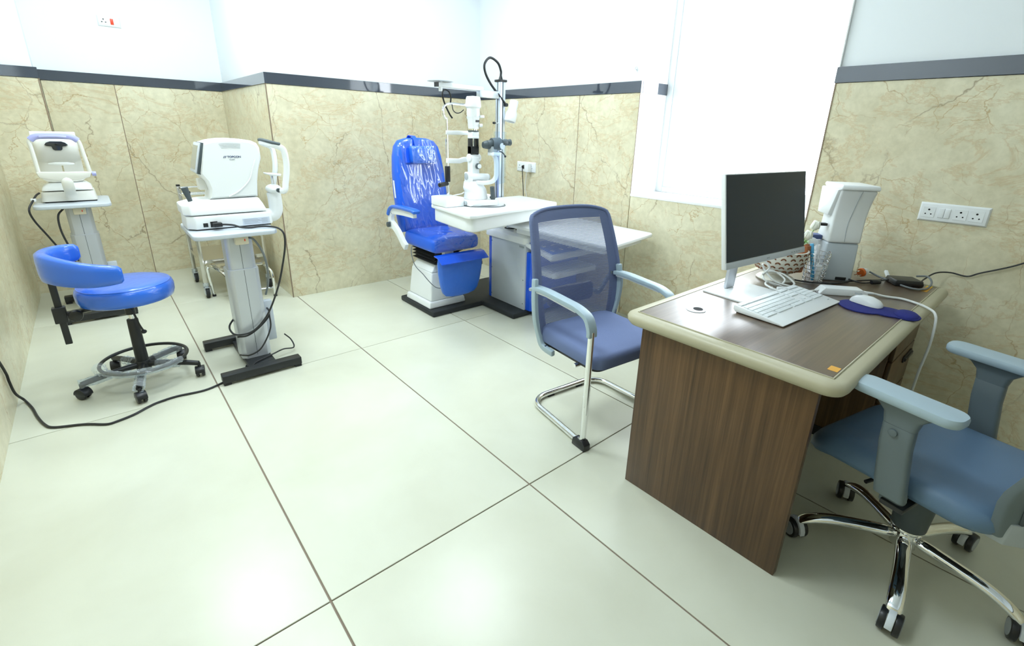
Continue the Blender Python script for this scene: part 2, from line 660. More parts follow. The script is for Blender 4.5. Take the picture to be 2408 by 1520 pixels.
wl = struct(MB().box(XL - .2, XL - PT, YF - .2, YB + .2, 0, ZC).build('wall_left', 'plaster'))
wb = struct(MB().box(XL - .2, XP + .2, YB + PT, YB + .2, 0, ZC).box(XL - PT, XE - PT, YB2 + PT, YB + PT, 0, ZC).build('wall_back', 'plaster'))
wc = struct(MB().box(XP + PT, XW + .2, YP + PT, YB + .2, 0, ZC).build('wall_column', 'plaster'))
wf = struct(MB().box(XL - .2, XW + .5, YF - .2, YF, 0, ZC).build('wall_front', 'plaster'))
ww = MB()
ww.box(XW + PT, XW + .42, YF, WR - .004, 0, ZC).box(XW + PT, XW + .42, WL + .004, YP + PT, 0, ZC)
ww.box(XW + PT, XW + .42, WR - .004, WL + .004, 0, ZS - .02).box(XW + PT, XW + .42, WR - .004, WL + .004, ZH, ZC)
ww = struct(ww.build('wall_right', 'plaster'))
struct(MB().box(XL - .2, XW + .5, YF - .2, YB + .2, ZC, ZC + .15).build('ceiling', 'plaster'))

G = .0026     # half of the panel joint


def panels_x(wall, y, xs, z0=0., z1=ZB, face=-1):
    """marble slabs on a wall facing -y; xs = joint positions"""
    for a, b in zip(xs, xs[1:]):
        MB().box(a + G, b - G, y, y + PT - .0005, z0, z1 - .001).build('marble_panel', 'marble', wall, bev=.0008, seg=1)
    for a in xs[1:-1]:
        MB().box(a - G, a + G, y + .0015, y + PT - .0005, z0, z1 - .001).build('panel_joint', 'edge', wall)


def panels_y(wall, x, ys, z0=0., z1=ZB, side=1):
    for a, b in zip(ys, ys[1:]):
        x0, x1 = (x, x + PT - .0005) if side > 0 else (x - PT + .0005, x)
        MB().box(x0, x1, a + G, b - G, z0, z1 - .001).build('marble_panel', 'marble', wall, bev=.0008, seg=1)
    for a in ys[1:-1]:
        x0, x1 = (x + .0015, x + PT - .0005) if side > 0 else (x - PT + .0005, x - .0015)
        MB().box(x0, x1, a - G, a + G, z0, z1 - .001).build('panel_joint', 'edge', wall)


panels_x(wb, YB, [XE, .2765, XP + .015])
panels_x(wb, YB2, [XL - .015, XE])
panels_y(wb, XE, [YB2, YB], side=-1)
panels_x(wc, YP, [XP, XW + .015])
panels_y(wc, XP, [YP + .004, YB], side=1)
panels_y(ww, XW, [WL, 2.733, YP])
panels_y(ww, XW, [WR, WL], 0, ZS - .003)
panels_y(ww, XW, [YF, -.55, WR])
panels_y(wl, XL, [YF, 1.2, 3.9, YB2], side=-1)
for a_, b_ in ((XL, .6), (.6, 1.8), (1.8, XW)):
    MB().box(a_ + G, b_ - G, YF, YF + PT, 0, ZB).build('marble_panel', 'marble', wf, bev=.0008, seg=1)
MB().box(XL, XW, YF, YF + PT + .006, ZB, ZT).build('granite_trim', 'granite', wf)
# brown edging on the outside corners
for wall, bx in ((wc, (XP - .004, XP + .003, YP - .003, YP + .004, 0, ZB)), (wb, (XE - .003, XE + .004, YB2 - .003, YB2 + .004, 0, ZB)),
                 (ww, (XW - .003, XW + .004, WR - .004, WR + .002, ZS - .02, ZB)), (ww, (XW - .002, XW + .004, WR, WL, ZS - .006, ZS - .001)),
                 (ww, (XW - .002, XW + .004, WL - .001, WL + .002, ZS - .006, ZB))):
    MB().box(*bx).build('corner_edging', 'edge', wall)

# polished granite band on top of the marble
TP = .006
MB().box(XL - .01, XE + TP, YB2 - TP, YB2 + PT, ZB, ZT).build('granite_trim', 'granite', wb, bev=.0012, seg=1)
MB().box(XE - PT, XE + TP, YB2 + PT, YB, ZB, ZT).build('granite_trim', 'granite', wb, bev=.0012, seg=1)
MB().box(XE, XP, YB - TP, YB + PT, ZB, ZT).build('granite_trim', 'granite', wb, bev=.0012, seg=1)
MB().box(XP - TP, XP + PT, YP - TP, YB - TP, ZB, ZT).build('granite_trim', 'granite', wc, bev=.0012, seg=1)
MB().box(XP + PT, XW, YP - TP, YP + PT, ZB, ZT).build('granite_trim', 'granite', wc, bev=.0012, seg=1)
MB().box(XW - TP, XW + PT, WL - TP, YP - TP, ZB, ZT).build('granite_trim', 'granite', ww, bev=.0012, seg=1)
MB().box(XW + PT, XW + .322, WL - TP, WL + .01, ZB, ZT).build('granite_trim', 'granite', ww, bev=.0012, seg=1)
MB().box(XW - TP, XW + PT, YF, WR + TP, ZB, ZT).build('granite_trim', 'granite', ww, bev=.0012, seg=1)
MB().box(XL - PT, XL + TP, YF, YB2, ZB, ZT).build('granite_trim', 'granite', wl, bev=.0012, seg=1)

# window: reveal with overexposed daylight painted in as white, sill, sliding frames and panes
MB().box(XW + .001, XW + .325, WL - .002, WL + .0035, ZS, ZH).build('reveal_lining', 'reveal', ww)
MB().box(XW + .001, XW + .325, WR - .0035, WR + .002, ZS, ZH).build('reveal_lining', 'reveal', ww)
MB().box(XW - .003, XW + .325, WR, WL, ZS - .019, ZS).build('window_sill', 'reveal', ww, bev=.002)
win = struct(MB().box(3.28, 3.36, WL - .05, WL, ZS, ZH).box(3.28, 3.36, WR, WR + .05, ZS, ZH).box(3.28, 3.36, WR + .05, WL - .05, ZS, ZS + .04)
             .box(3.28, 3.36, WR + .05, WL - .05, ZH - .04, ZH).build('window_1', 'wframe', bev=.004))
for ya, yb, xo in ((1.525, WL - .05, 3.29), (WR + .05, 1.585, 3.32)):
    sf = MB().box(xo, xo + .025, ya, ya + .045, ZS + .04, ZH - .04).box(xo, xo + .025, yb - .045, yb, ZS + .04, ZH - .04)
    sf.box(xo, xo + .025, ya + .045, yb - .045, ZS + .04, ZS + .085).box(xo, xo + .025, ya + .045, yb - .045, ZH - .085, ZH - .04)
    sf = sf.build('sash_frame', 'wframe', win, bev=.003)
    MB().box(xo + .010, xo + .015, ya + .045, yb - .045, ZS + .085, ZH - .085).build('pane', 'glass', sf)

# ceiling lights of the room (above the picture)
for i, (x, y) in enumerate(LIGHTS):
    nm = ('nearest the camera', 'over the foreground table', 'in the far alcove', 'over the reclining chair')[i]
    t = thing('ceiling_light', 'square white LED ceiling panel ' + nm, 'ceiling light', (x, y, ZC), 0, 'LED ceiling panels')
    MB().box(x - .30, x + .30, y - .30, y + .30, ZC - .012, ZC).build('frame', 'white', t, bev=.003)
    MB().box(x - .28, x + .28, y - .28, y + .28, ZC - .014, ZC - .012).build('diffuser', 'led', t)
    la = bpy.data.lights.new('panel_light', 'AREA')
    la.shape = 'SQUARE'
    la.size = .56
    la.energy = LIGHT_W
    la.color = (.83, .955, 1)
    lo = bpy.data.objects.new('panel_light', la)
    COL.objects.link(lo)
    lo.parent = t
    lo.location = (0, 0, -.02)


# wall sockets --------------------------------------------------------------
def socket_face(mb, hole_mb, u, v, r=1.):
    """three pin holes at (u, v) on the plate, 2D -> appended by caller"""
    return [(u, v + .011 * r, .0042 * r), (u - .0105 * r, v - .009 * r, .003 * r), (u + .0105 * r, v - .009 * r, .003 * r)]


def plate(name, label, wallpt, axis, w, h, mods):
    """axis 'x-': plate on wall_right facing -x ; 'y-': plate facing -y.  mods: list of (kind, u)"""
    t = thing(name, label, 'wall socket', wallpt)
    if axis == 'x-':
        f = lambda u, v, d: (wallpt[0] - d, wallpt[1] - u, wallpt[2] + v)
    else:
        f = lambda u, v, d: (wallpt[0] + u, wallpt[1] - d, wallpt[2] + v)
    q = lambda x0, x1, z0, z1, d0, d1, i=0.: [[f(x0, z0, d0), f(x1, z0, d0), f(x1, z1, d0), f(x0, z1, d0)], [f(x0 + i, z0 + i, d1), f(x1 - i, z0 + i, d1), f(x1 - i, z1 - i, d1), f(x0 + i, z1 - i, d1)]]
    MB().loft(q(-w / 2, w / 2, -h / 2, h / 2, 0, .010, .007)).build('plate', 'white', t, bev=.0015)
    for kind, u in mods:
        if kind == 'socket':
            fc = MB().loft(q(u - .0235, u + .0235, -.024, .024, .010, .0112)).build('socket_module', 'white', t, bev=.0004, seg=1)
            hm = MB()
            for a, b, r in socket_face(None, None, u, 0):
                hm.cyl(f(a, b, .0110), f(a, b, .0116), r, n=12)
            hm.build('pin_holes', 'hole', fc)
        elif kind == 'flat':
            fc = MB().loft(q(u - .0235, u + .0235, -.024, .024, .010, .0112)).build('socket_module', 'white', t, bev=.0004, seg=1)
            hm = MB()
            for a, b, ww_, hh in ((u, .012, .006, .011), (u - .012, -.008, .009, .006), (u + .012, -.008, .009, .006)):
                hm.loft(q(a - ww_ / 2, a + ww_ / 2, b - hh / 2, b + hh / 2, .0110, .0117))
            hm.build('pin_holes', 'hole', fc)
        else:
            MB().loft(q(u - .0105, u + .0105, -.022, .022, .010, .0135, .001)).build('rocker_switch', 'red' if kind == 'red' else 'white', t, bev=.001)
    return t, f


plate('wall_socket', 'white wall socket plate with red switch high on the white wall', (.336, YB + PT, 2.104), 'y-', .148, .082, [('flat', -.034), ('red', .018)])
plate('wall_socket', 'long white plate with three sockets on marble wall above the desk', (XW, .357, 1.041), 'x-', .252, .088,
      [('socket', -.088), ('switch', -.041), ('switch', -.0195), ('socket', .027), ('socket', .083)])
sk, fsk = plate('wall_socket', 'white wall socket with plugs on marble wall beside the steel mast', (XW, 3.33, 1.05), 'x-', .25, .090,
                [('socket', -.085), ('switch', -.035), ('socket', .075)])
t = thing('power_plug', 'black power plug with cord in the wall socket by the mast', 'plug', fsk(-.005, 0, .012))
MB().cyl(fsk(-.005, 0, .012), fsk(-.005, 0, .045), .019, .015, 14).build('plug_body', 'black', t, bev=.003)
MB().tube([fsk(-.005, -.004, .04), fsk(-.003, -.03, .048), fsk(-.002, -.1, .04), fsk(0, -.25, .03), fsk(.005, -.48, .03), fsk(.01, -.9, .03), fsk(.01, -1.04, .03)], .0035, 8).build('cord', 'cordb', t)
t = thing('power_adapter', 'white square power adapter with cord in the wall socket', 'adapter', fsk(.05, -.005, .012))
a0, a1 = Vector(fsk(.028, -.04, .012)), Vector(fsk(.080, .034, .055))
MB().box(min(a0.x, a1.x), max(a0.x, a1.x), min(a0.y, a1.y), max(a0.y, a1.y), a0.z, a1.z).build('adapter_body', 'white', t, bev=.004)
MB().tube([fsk(.05, -.03, .04), fsk(.05, -.07, .045), fsk(.035, -.14, .04), fsk(.032, -.2, .035), fsk(.055, -.28, .03), fsk(.045, -.36, .03), fsk(.05, -.5, .03), fsk(.04, -1.04, .03)], .0032, 8).build('cord', 'cordw', t)
t = thing('wall_hook', 'small metal screw hook on white wall left of the window', 'hook', (XW + PT, 2.228, 1.785))
MB().torus((XW + .006, 2.228, 1.785), .009, .002, 16, 6, Euler((0, PI / 2, 0)).to_matrix()).cyl((XW + PT, 2.228, 1.775), (XW + .004, 2.228, 1.776), .002, n=8).build('hook_ring', 'zinc', t)

# ================================================================== MOTORISED INSTRUMENT TABLES
def octo(x0, x1, y0, y1, c):
    return [(x0 + c, y0), (x1 - c, y0), (x1, y0 + c), (x1, y1 - c), (x1 - c, y1), (x0 + c, y1), (x0, y1 - c), (x0, y0 + c)]


def motor_table(loc):
    t = thing('instrument_table', '', 'instrument table', loc)
    b = lambda: MB(Matrix.Translation(loc))
    for y in (-.27, .265):
        f = b().box(-.205, .20, y - .03, y + .03, .014, .058).build('foot_bar', 'blackm', t, bev=.004)
        for x in (-.185, .18):
            b().box(x - .018, x + .018, y - .026, y + .026, 0, .014).build('rubber_pad', 'rubber', f, bev=.002)
    b().box(-.055, .085, -.24, .235, .012, .036).build('base_plate', 'blackm', t, bev=.003)
    b().prism(octo(-.062, .093, -.095, .055, .022), 'z', .036, .575).build('outer_column', 'silver', t, bev=.001, seg=1)
    b().prism(octo(-.053, .084, -.087, .047, .02), 'z', .57, .772).build('inner_column', 'silver', t, bev=.001, seg=1)
    b().box(.0145, .0165, -.0958, -.094, .05, .57).build('column_seam', 'dgrey', t)
    b().box(.0145, .0165, -.0878, -.086, .577, .77).build('column_seam', 'dgrey', t)
    b().prism([(-.02, .09), (.055, .09), (.055, .30), (.02, .345), (-.02, .345)], 'x', .094, .150).build('control_box', 'lgrey', t, bev=.006)
    s = MB(Matrix.Translation(loc))
    s.prism(rrect(-.2, .2, -.185, .305, .045), 'z', .772, .797)
    s.build('table_top', 'lgrey', t, bev=.006, seg=3)
    sw = b().box(-.012, .055, -.135, -.098, .722, .771).build('switch_box', 'beigep', t, bev=.006)
    b().box(.033, .038, -.1365, -.134, .741, .753).build('rocker', 'red', sw)
    return t


T1 = motor_table((.522, 3.052, 0))
T1['label'] = 'height-adjustable grey instrument table in the foreground carrying the white autorefractor'
T1['group'] = 'motorised instrument tables'
T2 = copy_tree(T1)
T2.location = (-.138, 4.622, 0)
T2['label'] = 'height-adjustable grey instrument table at the back left behind the blue stool'

# ------------------------------------------------ autorefractor on the near table (long axis along x)
ZTAB = .797
t = thing('autorefractor', 'white eye-testing machine with tilted screen and printed brand on its side', 'eye machine', (.53, 3.16, ZTAB))
base = [(.325, 3.07), (.362, 3.03), (.735, 3.03), (.742, 3.05), (.742, 3.27), (.735, 3.29), (.362, 3.29), (.325, 3.25)]
bs = MB().loft([[(x, y, ZTAB + .006) for x, y in base], [(x * .985 + .008, y, .872) for x, y in base]]).build('base', 'white', t, bev=.008, seg=3)
MB().prism([(.335, 3.08), (.366, 3.042), (.728, 3.042), (.728, 3.28), (.366, 3.28), (.335, 3.25)], 'z', ZTAB, ZTAB + .008).build('base_gasket', 'rubber', bs)
MB().box(.395, .417, 3.0275, 3.031, .815, .836).build('power_switch', 'black', bs, bev=.001)
MB().box(.428, .462, 3.0275, 3.031, .812, .842).build('power_inlet', 'black', bs, bev=.001)
MB().box(.584, .722, 3.0285, 3.0305, .808, .845).build('rating_label', 'label', bs)
sled = [(.318, 3.075), (.35, 3.036), (.716, 3.036), (.722, 3.06), (.722, 3.26), (.716, 3.284), (.35, 3.284), (.318, 3.245)]
sl2 = [(.316, 3.085), (.352, 3.05), (.700, 3.045), (.706, 3.06), (.706, 3.26), (.700, 3.275), (.352, 3.27), (.316, 3.235)]
sl3 = [(.40, 3.095), (.43, 3.075), (.684, 3.06), (.688, 3.07), (.688, 3.25), (.684, 3.26), (.43, 3.245), (.40, 3.225)]
MB().loft([[(x, y, .878) for x, y in sled], [(x, y, .918 if x > .5 else .932) for x, y in sl2], [(x, y, .953) for x, y in sl3]]).build('sliding_carriage', 'white', t, bev=.007, seg=3)
prof = [(.452, .952), (.692, .955), (.700, 1.035), (.715, 1.104), (.737, 1.167), (.736, 1.222), (.724, 1.247), (.696, 1.260), (.65, 1.267), (.592, 1.270), (.545, 1.268), (.50, 1.261), (.462, 1.249), (.424, 1.090), (.452, 1.045), (.462, 1.0)]
ins = lambda p, k: [(x + (.575 - x) * k, z + (1.11 - z) * k) for x, z in p]
bd = MB().loft([[(x, 3.068, z) for x, z in ins(prof, .09)], [(x, 3.078, z) for x, z in ins(prof, .03)], [(x, 3.098, z) for x, z in prof], [(x, 3.222, z) for x, z in prof], [(x, 3.242, z) for x, z in ins(prof, .03)], [(x, 3.252, z) for x, z in ins(prof, .09)]])
bdo = bd.build('body', 'white', t, ang=40)
MB().tube([(.545, 3.066, .965), (.60, 3.064, .995), (.655, 3.064, 1.05), (.68, 3.066, 1.11), (.70, 3.068, 1.16)], .0035, 8).build('side_ridge', 'white', bdo)
for i in range(4):
    z = 1.245 - .007 * i
    MB().tube([(.535 + .003 * i, 3.0675, z - .004), (.58, 3.0668, z), (.638 - .001 * i, 3.0675, z - .003)], .0007, 6).build('vent_slot', 'inkg', bdo)
sa, sb = Vector((.470, 0, 1.246)), Vector((.428, 0, 1.086))
d = (sb - sa).normalized()
nrm = Vector((-d.z, 0, d.x)) * -1
if nrm.x > 0:
    nrm = -nrm
def slab(mb, o0, o1, y0, y1, a, b):
    p = [sa + d * a + nrm * o0, sa + d * b + nrm * o0, sa + d * b + nrm * o1, sa + d * a + nrm * o1]
    return mb.prism([(q.x, q.z) for q in p], 'y', y0, y1)
L_ = (sb - sa).length
so = slab(MB(), -.01, .012, 3.075, 3.245, .0, L_).build('screen_housing', 'dgrey', t, bev=.004)
slab(MB(), .012, .022, 3.080, 3.240, .004, L_ - .004).build('screen_bezel', 'offwhite', so, bev=.003)
slab(MB(), .022, .0232, 3.09, 3.23, .02, L_ - .02).build('screen_glass', 'tscreen', so)
MB().tube([(.37, 3.12, .938), (.364, 3.12, .965), (.358, 3.12, .99), (.352, 3.12, 1.018)], (.010, .017), 12, 3).build('joystick', 'dgrey', t)
MB().box(.42, .47, 3.13, 3.19, 1.0, 1.06).build('printer_door', 'white2', t, bev=.006)
# chin and forehead rest on the patient side (+x)
ch = MB().tube([(.735, 3.16, .835), (.775, 3.16, .832), (.795, 3.16, .86), (.797, 3.16, .92), (.795, 3.16, .965)], .030, 12, 6, flat=(.95, 1.3), up=(0, 1, 0)).build('chin_rest_arm', 'white', t)
MB().ell((.797, 3.16, .985), (.042, .065, .028)).build('chin_rest_block', 'white', t)
for y in (3.045, 3.275):
    MB().tube([(.80, 3.16 + (y - 3.16) * .6, .985), (.826, y, .985), (.838, y, 1.03), (.852, y, 1.10), (.855, y, 1.16), (.848, y, 1.212), (.83, 3.16 + (y - 3.16) * .9, 1.228)], .0155, 10, 5, flat=(1.15, .85)).build('frame_post', 'white', t)
MB().tube([(.836, 3.055, 1.226), (.806, 3.062, 1.236), (.778, 3.10, 1.246), (.768, 3.16, 1.250), (.778, 3.22, 1.246), (.806, 3.258, 1.236), (.836, 3.265, 1.226)], .014, 10, 4, flat=(1.1, .8)).build('forehead_rest', 'white', t)
MB().tube([(.836, 3.057, 1.241), (.804, 3.064, 1.249), (.778, 3.10, 1.258), (.769, 3.16, 1.262), (.778, 3.22, 1.258), (.804, 3.256, 1.249), (.836, 3.263, 1.241)], .0125, 10, 4, flat=(.8, 1.3)).build('forehead_pad', 'dgrey', t)
cr = MB().cyl((.797, 3.16, 1.0), (.797, 3.16, 1.062), .008, n=10).build('chin_post', 'chrome', t)
MB().loft([[(.77, 3.10, 1.066), (.83, 3.10, 1.062), (.85, 3.16, 1.062), (.83, 3.22, 1.062), (.77, 3.22, 1.066), (.785, 3.16, 1.064)], [(.765, 3.098, 1.078), (.832, 3.098, 1.071), (.852, 3.16, 1.070), (.832, 3.222, 1.071), (.765, 3.222, 1.078), (.785, 3.16, 1.071)]]).build('chin_cup', 'white', cr, bev=.003)
MB().cyl((.80, 3.075, .985), (.80, 3.06, .985), .012, n=14).build('height_knob', 'dgrey', t)
mt = Matrix.Translation((.548, 3.0675, 1.172)) @ Euler((PI / 2, 0, 0)).to_matrix().to_4x4()
br = text('brand_lettering', 'TOPCON', .0155, 'ink', bdo, Matrix.Translation((.566, 3.0672, 1.170)) @ Euler((PI / 2, 0, 0)).to_matrix().to_4x4(), bold=.0003)
text('model_lettering', 'KR-800', .0085, 'inkg', bdo, Matrix.Translation((.574, 3.0672, 1.158)) @ Euler((PI / 2, 0, 0)).to_matrix().to_4x4())
lg = MB()
for cx in (.5505, .5575):
    lg.prism([(cx - .0035, 1.170), (cx, 1.170), (cx + .002, 1.1745), (cx - .0015, 1.1745)], 'y', 3.0665, 3.0678)
    lg.prism([(cx - .001, 1.176), (cx + .0025, 1.176), (cx + .0045, 1.1805), (cx + .001, 1.1805)], 'y', 3.0665, 3.0678)
lg.build('brand_emblem', 'ink', bdo)
rl = MB()
for i in range(5):
    rl.box(.59, .66 + .01 * ((i * 7) % 3), 3.0279, 3.0284, .838 - i * .006, .8395 - i * .006)
    rl.box(.68, .712, 3.0279, 3.0284, .838 - i * .006, .8395 - i * .006)
rl.build('label_lines', 'inkg', bs)
# mains cord of the autorefractor
t = thing('cord_with_plug', 'black power cord hanging from the autorefractor and looped round its table column', 'cord', (.45, 3.02, ZTAB + .02))
MB().box(.436, .478, 2.985, 3.027, .817, .838).build('plug_head', 'black', t, bev=.004)
MB().tube([(.47, 3.0, .828), (.50, 2.99, .826), (.53, 2.985, .820), (.56, 2.97, .808), (.60, 2.96, .804), (.65, 2.955, .806), (.69, 2.93, .806), (.725, 2.88, .80), (.742, 2.852, .77), (.738, 2.85, .70), (.72, 2.87, .60),
           (.69, 2.89, .48), (.645, 2.91, .36), (.60, 2.92, .28), (.53, 2.915, .22), (.462, 2.93, .205), (.43, 2.98, .21), (.44, 3.05, .24), (.54, 3.125, .29), (.632, 3.06, .30), (.628, 2.95, .285), (.57, 2.935, .23),
           (.50, 2.925, .195), (.448, 2.945, .19)], .0052, 8, 7).build('cord', 'cordb', t)
MB().tube([(.627, 2.94, .29), (.62, 2.92, .22), (.585, 2.91, .15), (.54, 2.90, .10), (.49, 2.91, .078), (.47, 2.95, .065), (.455, 3.01, .05)], .0045, 8, 6).build('cord', 'cordb', t)
MB().tube([(.72, 3.06, .10), (.75, 3.04, .06), (.745, 2.98, .03), (.68, 2.955, .045), (.62, 2.93, .043), (.56, 2.90, .042), (.50, 2.87, .04), (.462, 2.815, .025), (.45, 2.82, .062), (.435, 2.83, .02), (.40, 2.84, .006)], .0042, 8, 6).build('cord', 'cordb', t)
t = thing('motor_cord', 'grey cord hanging in a bow below the near instrument table top', 'cord', (.575, 2.95, .75))
MB().tube([(.575, 2.945, .755), (.605, 2.93, .74), (.64, 2.93, .66), (.655, 2.95, .56), (.655, 2.99, .46), (.648, 3.05, .38)], .006, 8, 6).build('cord', 'cordg', t)
# cord running over the floor to the left wall
o = MB()
cp = [(.33, 2.80, .012), (.317, 2.796, .006), (.227, 2.765, .006), (.111, 2.781, .006), (.033, 2.77, .006), (-.012, 2.749, .006), (-.069, 2.71, .006), (-.131, 2.689, .006), (-.17, 2.687, .006), (-.226, 2.732, .006), (-.267, 2.759, .006),
      (-.355, 2.803, .006), (-.386, 2.854, .006), (-.416, 2.962, .006), (-.439, 3.077, .006), (-.470, 3.18, .012), (-.488, 3.15, .07), (-.490, 3.124, .148), (-.490, 3.12, .19), (-.490, 3.06, .28), (-.490, 2.95, .40), (-.490, 2.86, .46)]
tag(o.tube(cp, .0055, 8, 6).build('floor_cord', 'cordb', loc=(-.1, 2.75, 0)), 'long black cord winding over the floor tiles to the left wall', 'cord')

# ------------------------------------------------ second eye machine, patient side towards the viewer
t = thing('tonometer', 'cream eye-testing machine with lilac forehead rest on the back table', 'eye machine', (-.15, 4.68, .797))
Z0 = .797
bs = MB().loft([[(x, y, Z0 + .008) for x, y in rrect(-.297, -.003, 4.59, 4.86, .03)], [(x, y, .868) for x, y in rrect(-.288, -.012, 4.60, 4.86, .03)]]).build('base', 'white2', t, bev=.004)
MB().box(-.28, -.01, 4.605, 4.85, Z0, Z0 + .009).build('base_gasket', 'rubber', bs)
cg = MB().loft([[(x, y, .876) for x, y in rrect(-.284, -.016, 4.61, 4.85, .03)], [(x, y, .90) for x, y in rrect(-.275, -.022, 4.63, 4.85, .03)], [(x, y, .932) for x, y in rrect(-.235, -.06, 4.68, 4.83, .03)]]).build('sliding_carriage', 'white', t, bev=.004)
hd = MB()
hp = [(4.66, .93), (4.66, 1.06), (4.635, 1.08), (4.60, 1.12), (4.595, 1.17), (4.61, 1.215), (4.66, 1.225), (4.80, 1.225), (4.82, 1.1), (4.80, .93)]
hw = lambda k: [(y + (4.71 - y) * k, z + (1.08 - z) * k * .5) for y, z in hp]
X0, X1 = -.262, -.042
hd.loft([[(X0, y, z) for y, z in hw(.25)], [(X0 + .02, y, z) for y, z in hw(.06)], [(X0 + .05, y, z) for y, z in hw(0)], [(X1 - .05, y, z) for y, z in hw(0)], [(X1 - .02, y, z) for y, z in hw(.06)], [(X1, y, z) for y, z in hw(.25)]])
hdo = hd.build('head', 'white2', t, ang=50)
MB().obox((-.157, 4.80, 1.20), (.235, .03, .12), (-.25, 0, 0)).build('screen_back', 'white2', t, bev=.006)
MB().prism([(-.206, 1.178), (-.195, 1.193), (-.175, 1.201), (-.118, 1.201), (-.10, 1.193), (-.088, 1.178), (-.10, 1.171), (-.118, 1.168), (-.121, 1.150), (-.130, 1.142), (-.160, 1.142), (-.169, 1.150), (-.172, 1.168), (-.195, 1.171)], 'y', 4.585, 4.62).build('measuring_window', 'dark', t, bev=.003)
MB().box(-.152, -.138, 4.582, 4.586, 1.178, 1.188).build('measuring_nozzle', 'black', t, bev=.002)
for x0, x1, s in ((-.278, -.258, -1), (-.018, -.038, 1)):
    MB().tube([(x1 if s < 0 else x1, 4.50, 1.218), (-.268 if s < 0 else -.028, 4.50, 1.20), (-.266 if s < 0 else -.022, 4.50, 1.15), (-.265 if s < 0 else -.010, 4.50, 1.0)], .0115, 10, 4).build('frame_post', 'white2', t)
MB().tube([(-.262, 4.50, 1.212), (-.235, 4.50, 1.232), (-.19, 4.50, 1.237), (-.105, 4.50, 1.237), (-.06, 4.50, 1.232), (-.032, 4.50, 1.210)], .016, 10, 5, flat=(1.15, .9)).build('forehead_bar', 'lilac', t)
MB().tube([(-.215, 4.488, 1.232), (-.18, 4.486, 1.2345), (-.12, 4.486, 1.2345), (-.085, 4.488, 1.231)], .008, 8, 4).build('forehead_pad', 'lilac', t)
MB().prism([(-.277, 1.012), (-.268, .975), (-.20, .955), (-.08, .955), (-.015, .972), (-.001, 1.008)], 'y', 4.485, 4.52).build('cross_bar', 'white2', t, bev=.006)
MB().cyl((-.003, 4.503, .993), (.02, 4.503, .993), .0155, n=16).build('height_knob', 'lilac', t, bev=.002)
nk = MB().tube([(-.138, 4.50, .975), (-.138, 4.492, .94), (-.138, 4.51, .90), (-.138, 4.555, .86), (-.138, 4.575, .815)], .026, 14, 5, flat=(.55, 1.2), up=(0, 1, 0)).build('rest_arm', 'white2', t)
MB().cyl((-.142, 4.503, 1.0), (-.142, 4.503, 1.05), .005, n=10).build('chin_post', 'chrome', t)
MB().loft([[(-.208, 4.498, 1.058), (-.175, 4.488, 1.052), (-.11, 4.488, 1.052), (-.078, 4.498, 1.056), (-.11, 4.54, 1.052), (-.175, 4.54, 1.052)], [(-.209, 4.498, 1.066), (-.178, 4.483, 1.072), (-.108, 4.483, 1.072), (-.077, 4.498, 1.064), (-.11, 4.54, 1.070), (-.175, 4.54, 1.070)]]).build('chin_cup', 'white', t, bev=.003)
t = thing('drooping_cords', 'dark cords drooping from the left side of the back instrument table', 'cord', (-.33, 4.6, .80))
MB().tube([(-.30, 4.66, .86), (-.315, 4.62, .85), (-.335, 4.55, .82), (-.36, 4.50, .77), (-.35, 4.50, .70), (-.31, 4.50, .60), (-.26, 4.50, .48), (-.20, 4.52, .38), (-.13, 4.54, .30)], .006, 8, 6).build('cord', 'cordb', t)
MB().box(-.345, -.318, 4.555, 4.60, .815, .835).build('cable_tie', 'white', t, bev=.004)
MB().tube([(-.195, 4.53, .765), (-.23, 4.50, .72), (-.235, 4.49, .62), (-.215, 4.49, .5), (-.19, 4.51, .40)], .006, 8, 6).build('cord', 'cordb', t)

# ================================================================== BLUE SADDLE STOOL
SX, SY = .012, 3.09
t = thing('doctor_stool', 'round blue vinyl stool with curved arm rest, base wrapped in plastic', 'stool', (SX, SY, 0))
c = lambda x, y, z: (SX + x, SY + y, z)
MB().lathe([(.001, .470), (.18, .470), (.196, .478), (.203, .50), (.204, .53), (.198, .550), (.184, .561), (.15, .565), (.07, .567), (.001, .567)], (SX + .006, SY + .01, 0), 48).build('seat', 'stool', t, ang=60)
MB().torus((SX + .006, SY + .01, .556), .189, .0035, 48, 6).build('seat_piping', 'stool', t)
# arm rest: slim pad swept round the left side
pp_ = catmull([(.018, 2.885, .652), (-.03, 2.885, .655), (-.10, 2.895, .662), (-.17, 2.925, .676), (-.225, 2.98, .688), (-.252, 3.055, .692), (-.250, 3.13, .696), (-.222, 3.19, .702), (-.175, 3.23, .708), (-.128, 3.245, .712)], 4)
rings = []
NP = len(pp_)
for i in range(NP):
    f = i / (NP - 1)
    tg = (pp_[min(i + 1, NP - 1)] - pp_[max(i - 1, 0)]).normalized()
    rad = Vector((tg.y, -tg.x, 0)).normalized()
    ex = abs(f - .5) * 2
    hh = .068 - .030 * ex ** 1.6
    th = .027 - .004 * ex
    endk = 1.0 if .02 < f < .98 else .75
    ring = []
    for j in range(16):
        q = 2 * PI * j / 16
        cu, sn = math.cos(q), math.sin(q)
        k = (abs(cu) ** 5 + abs(sn) ** 5) ** -.2
        ring.append(pp_[i] + rad * cu * k * th * endk + Vector((0, 0, sn * k * hh * endk)))
    rings.append(ring)
MB().loft(rings).build('arm_rest_pad', 'stool', t, ang=60)
MB().box(SX - .272, SX - .245, SY - .008, SY + .008, .29, .70).build('arm_rest_bar', 'blackm', t, bev=.003)
MB().box(SX - .285, SX - .235, SY - .022, SY + .018, .405, .485).build('bar_clamp', 'blackm', t, bev=.004)
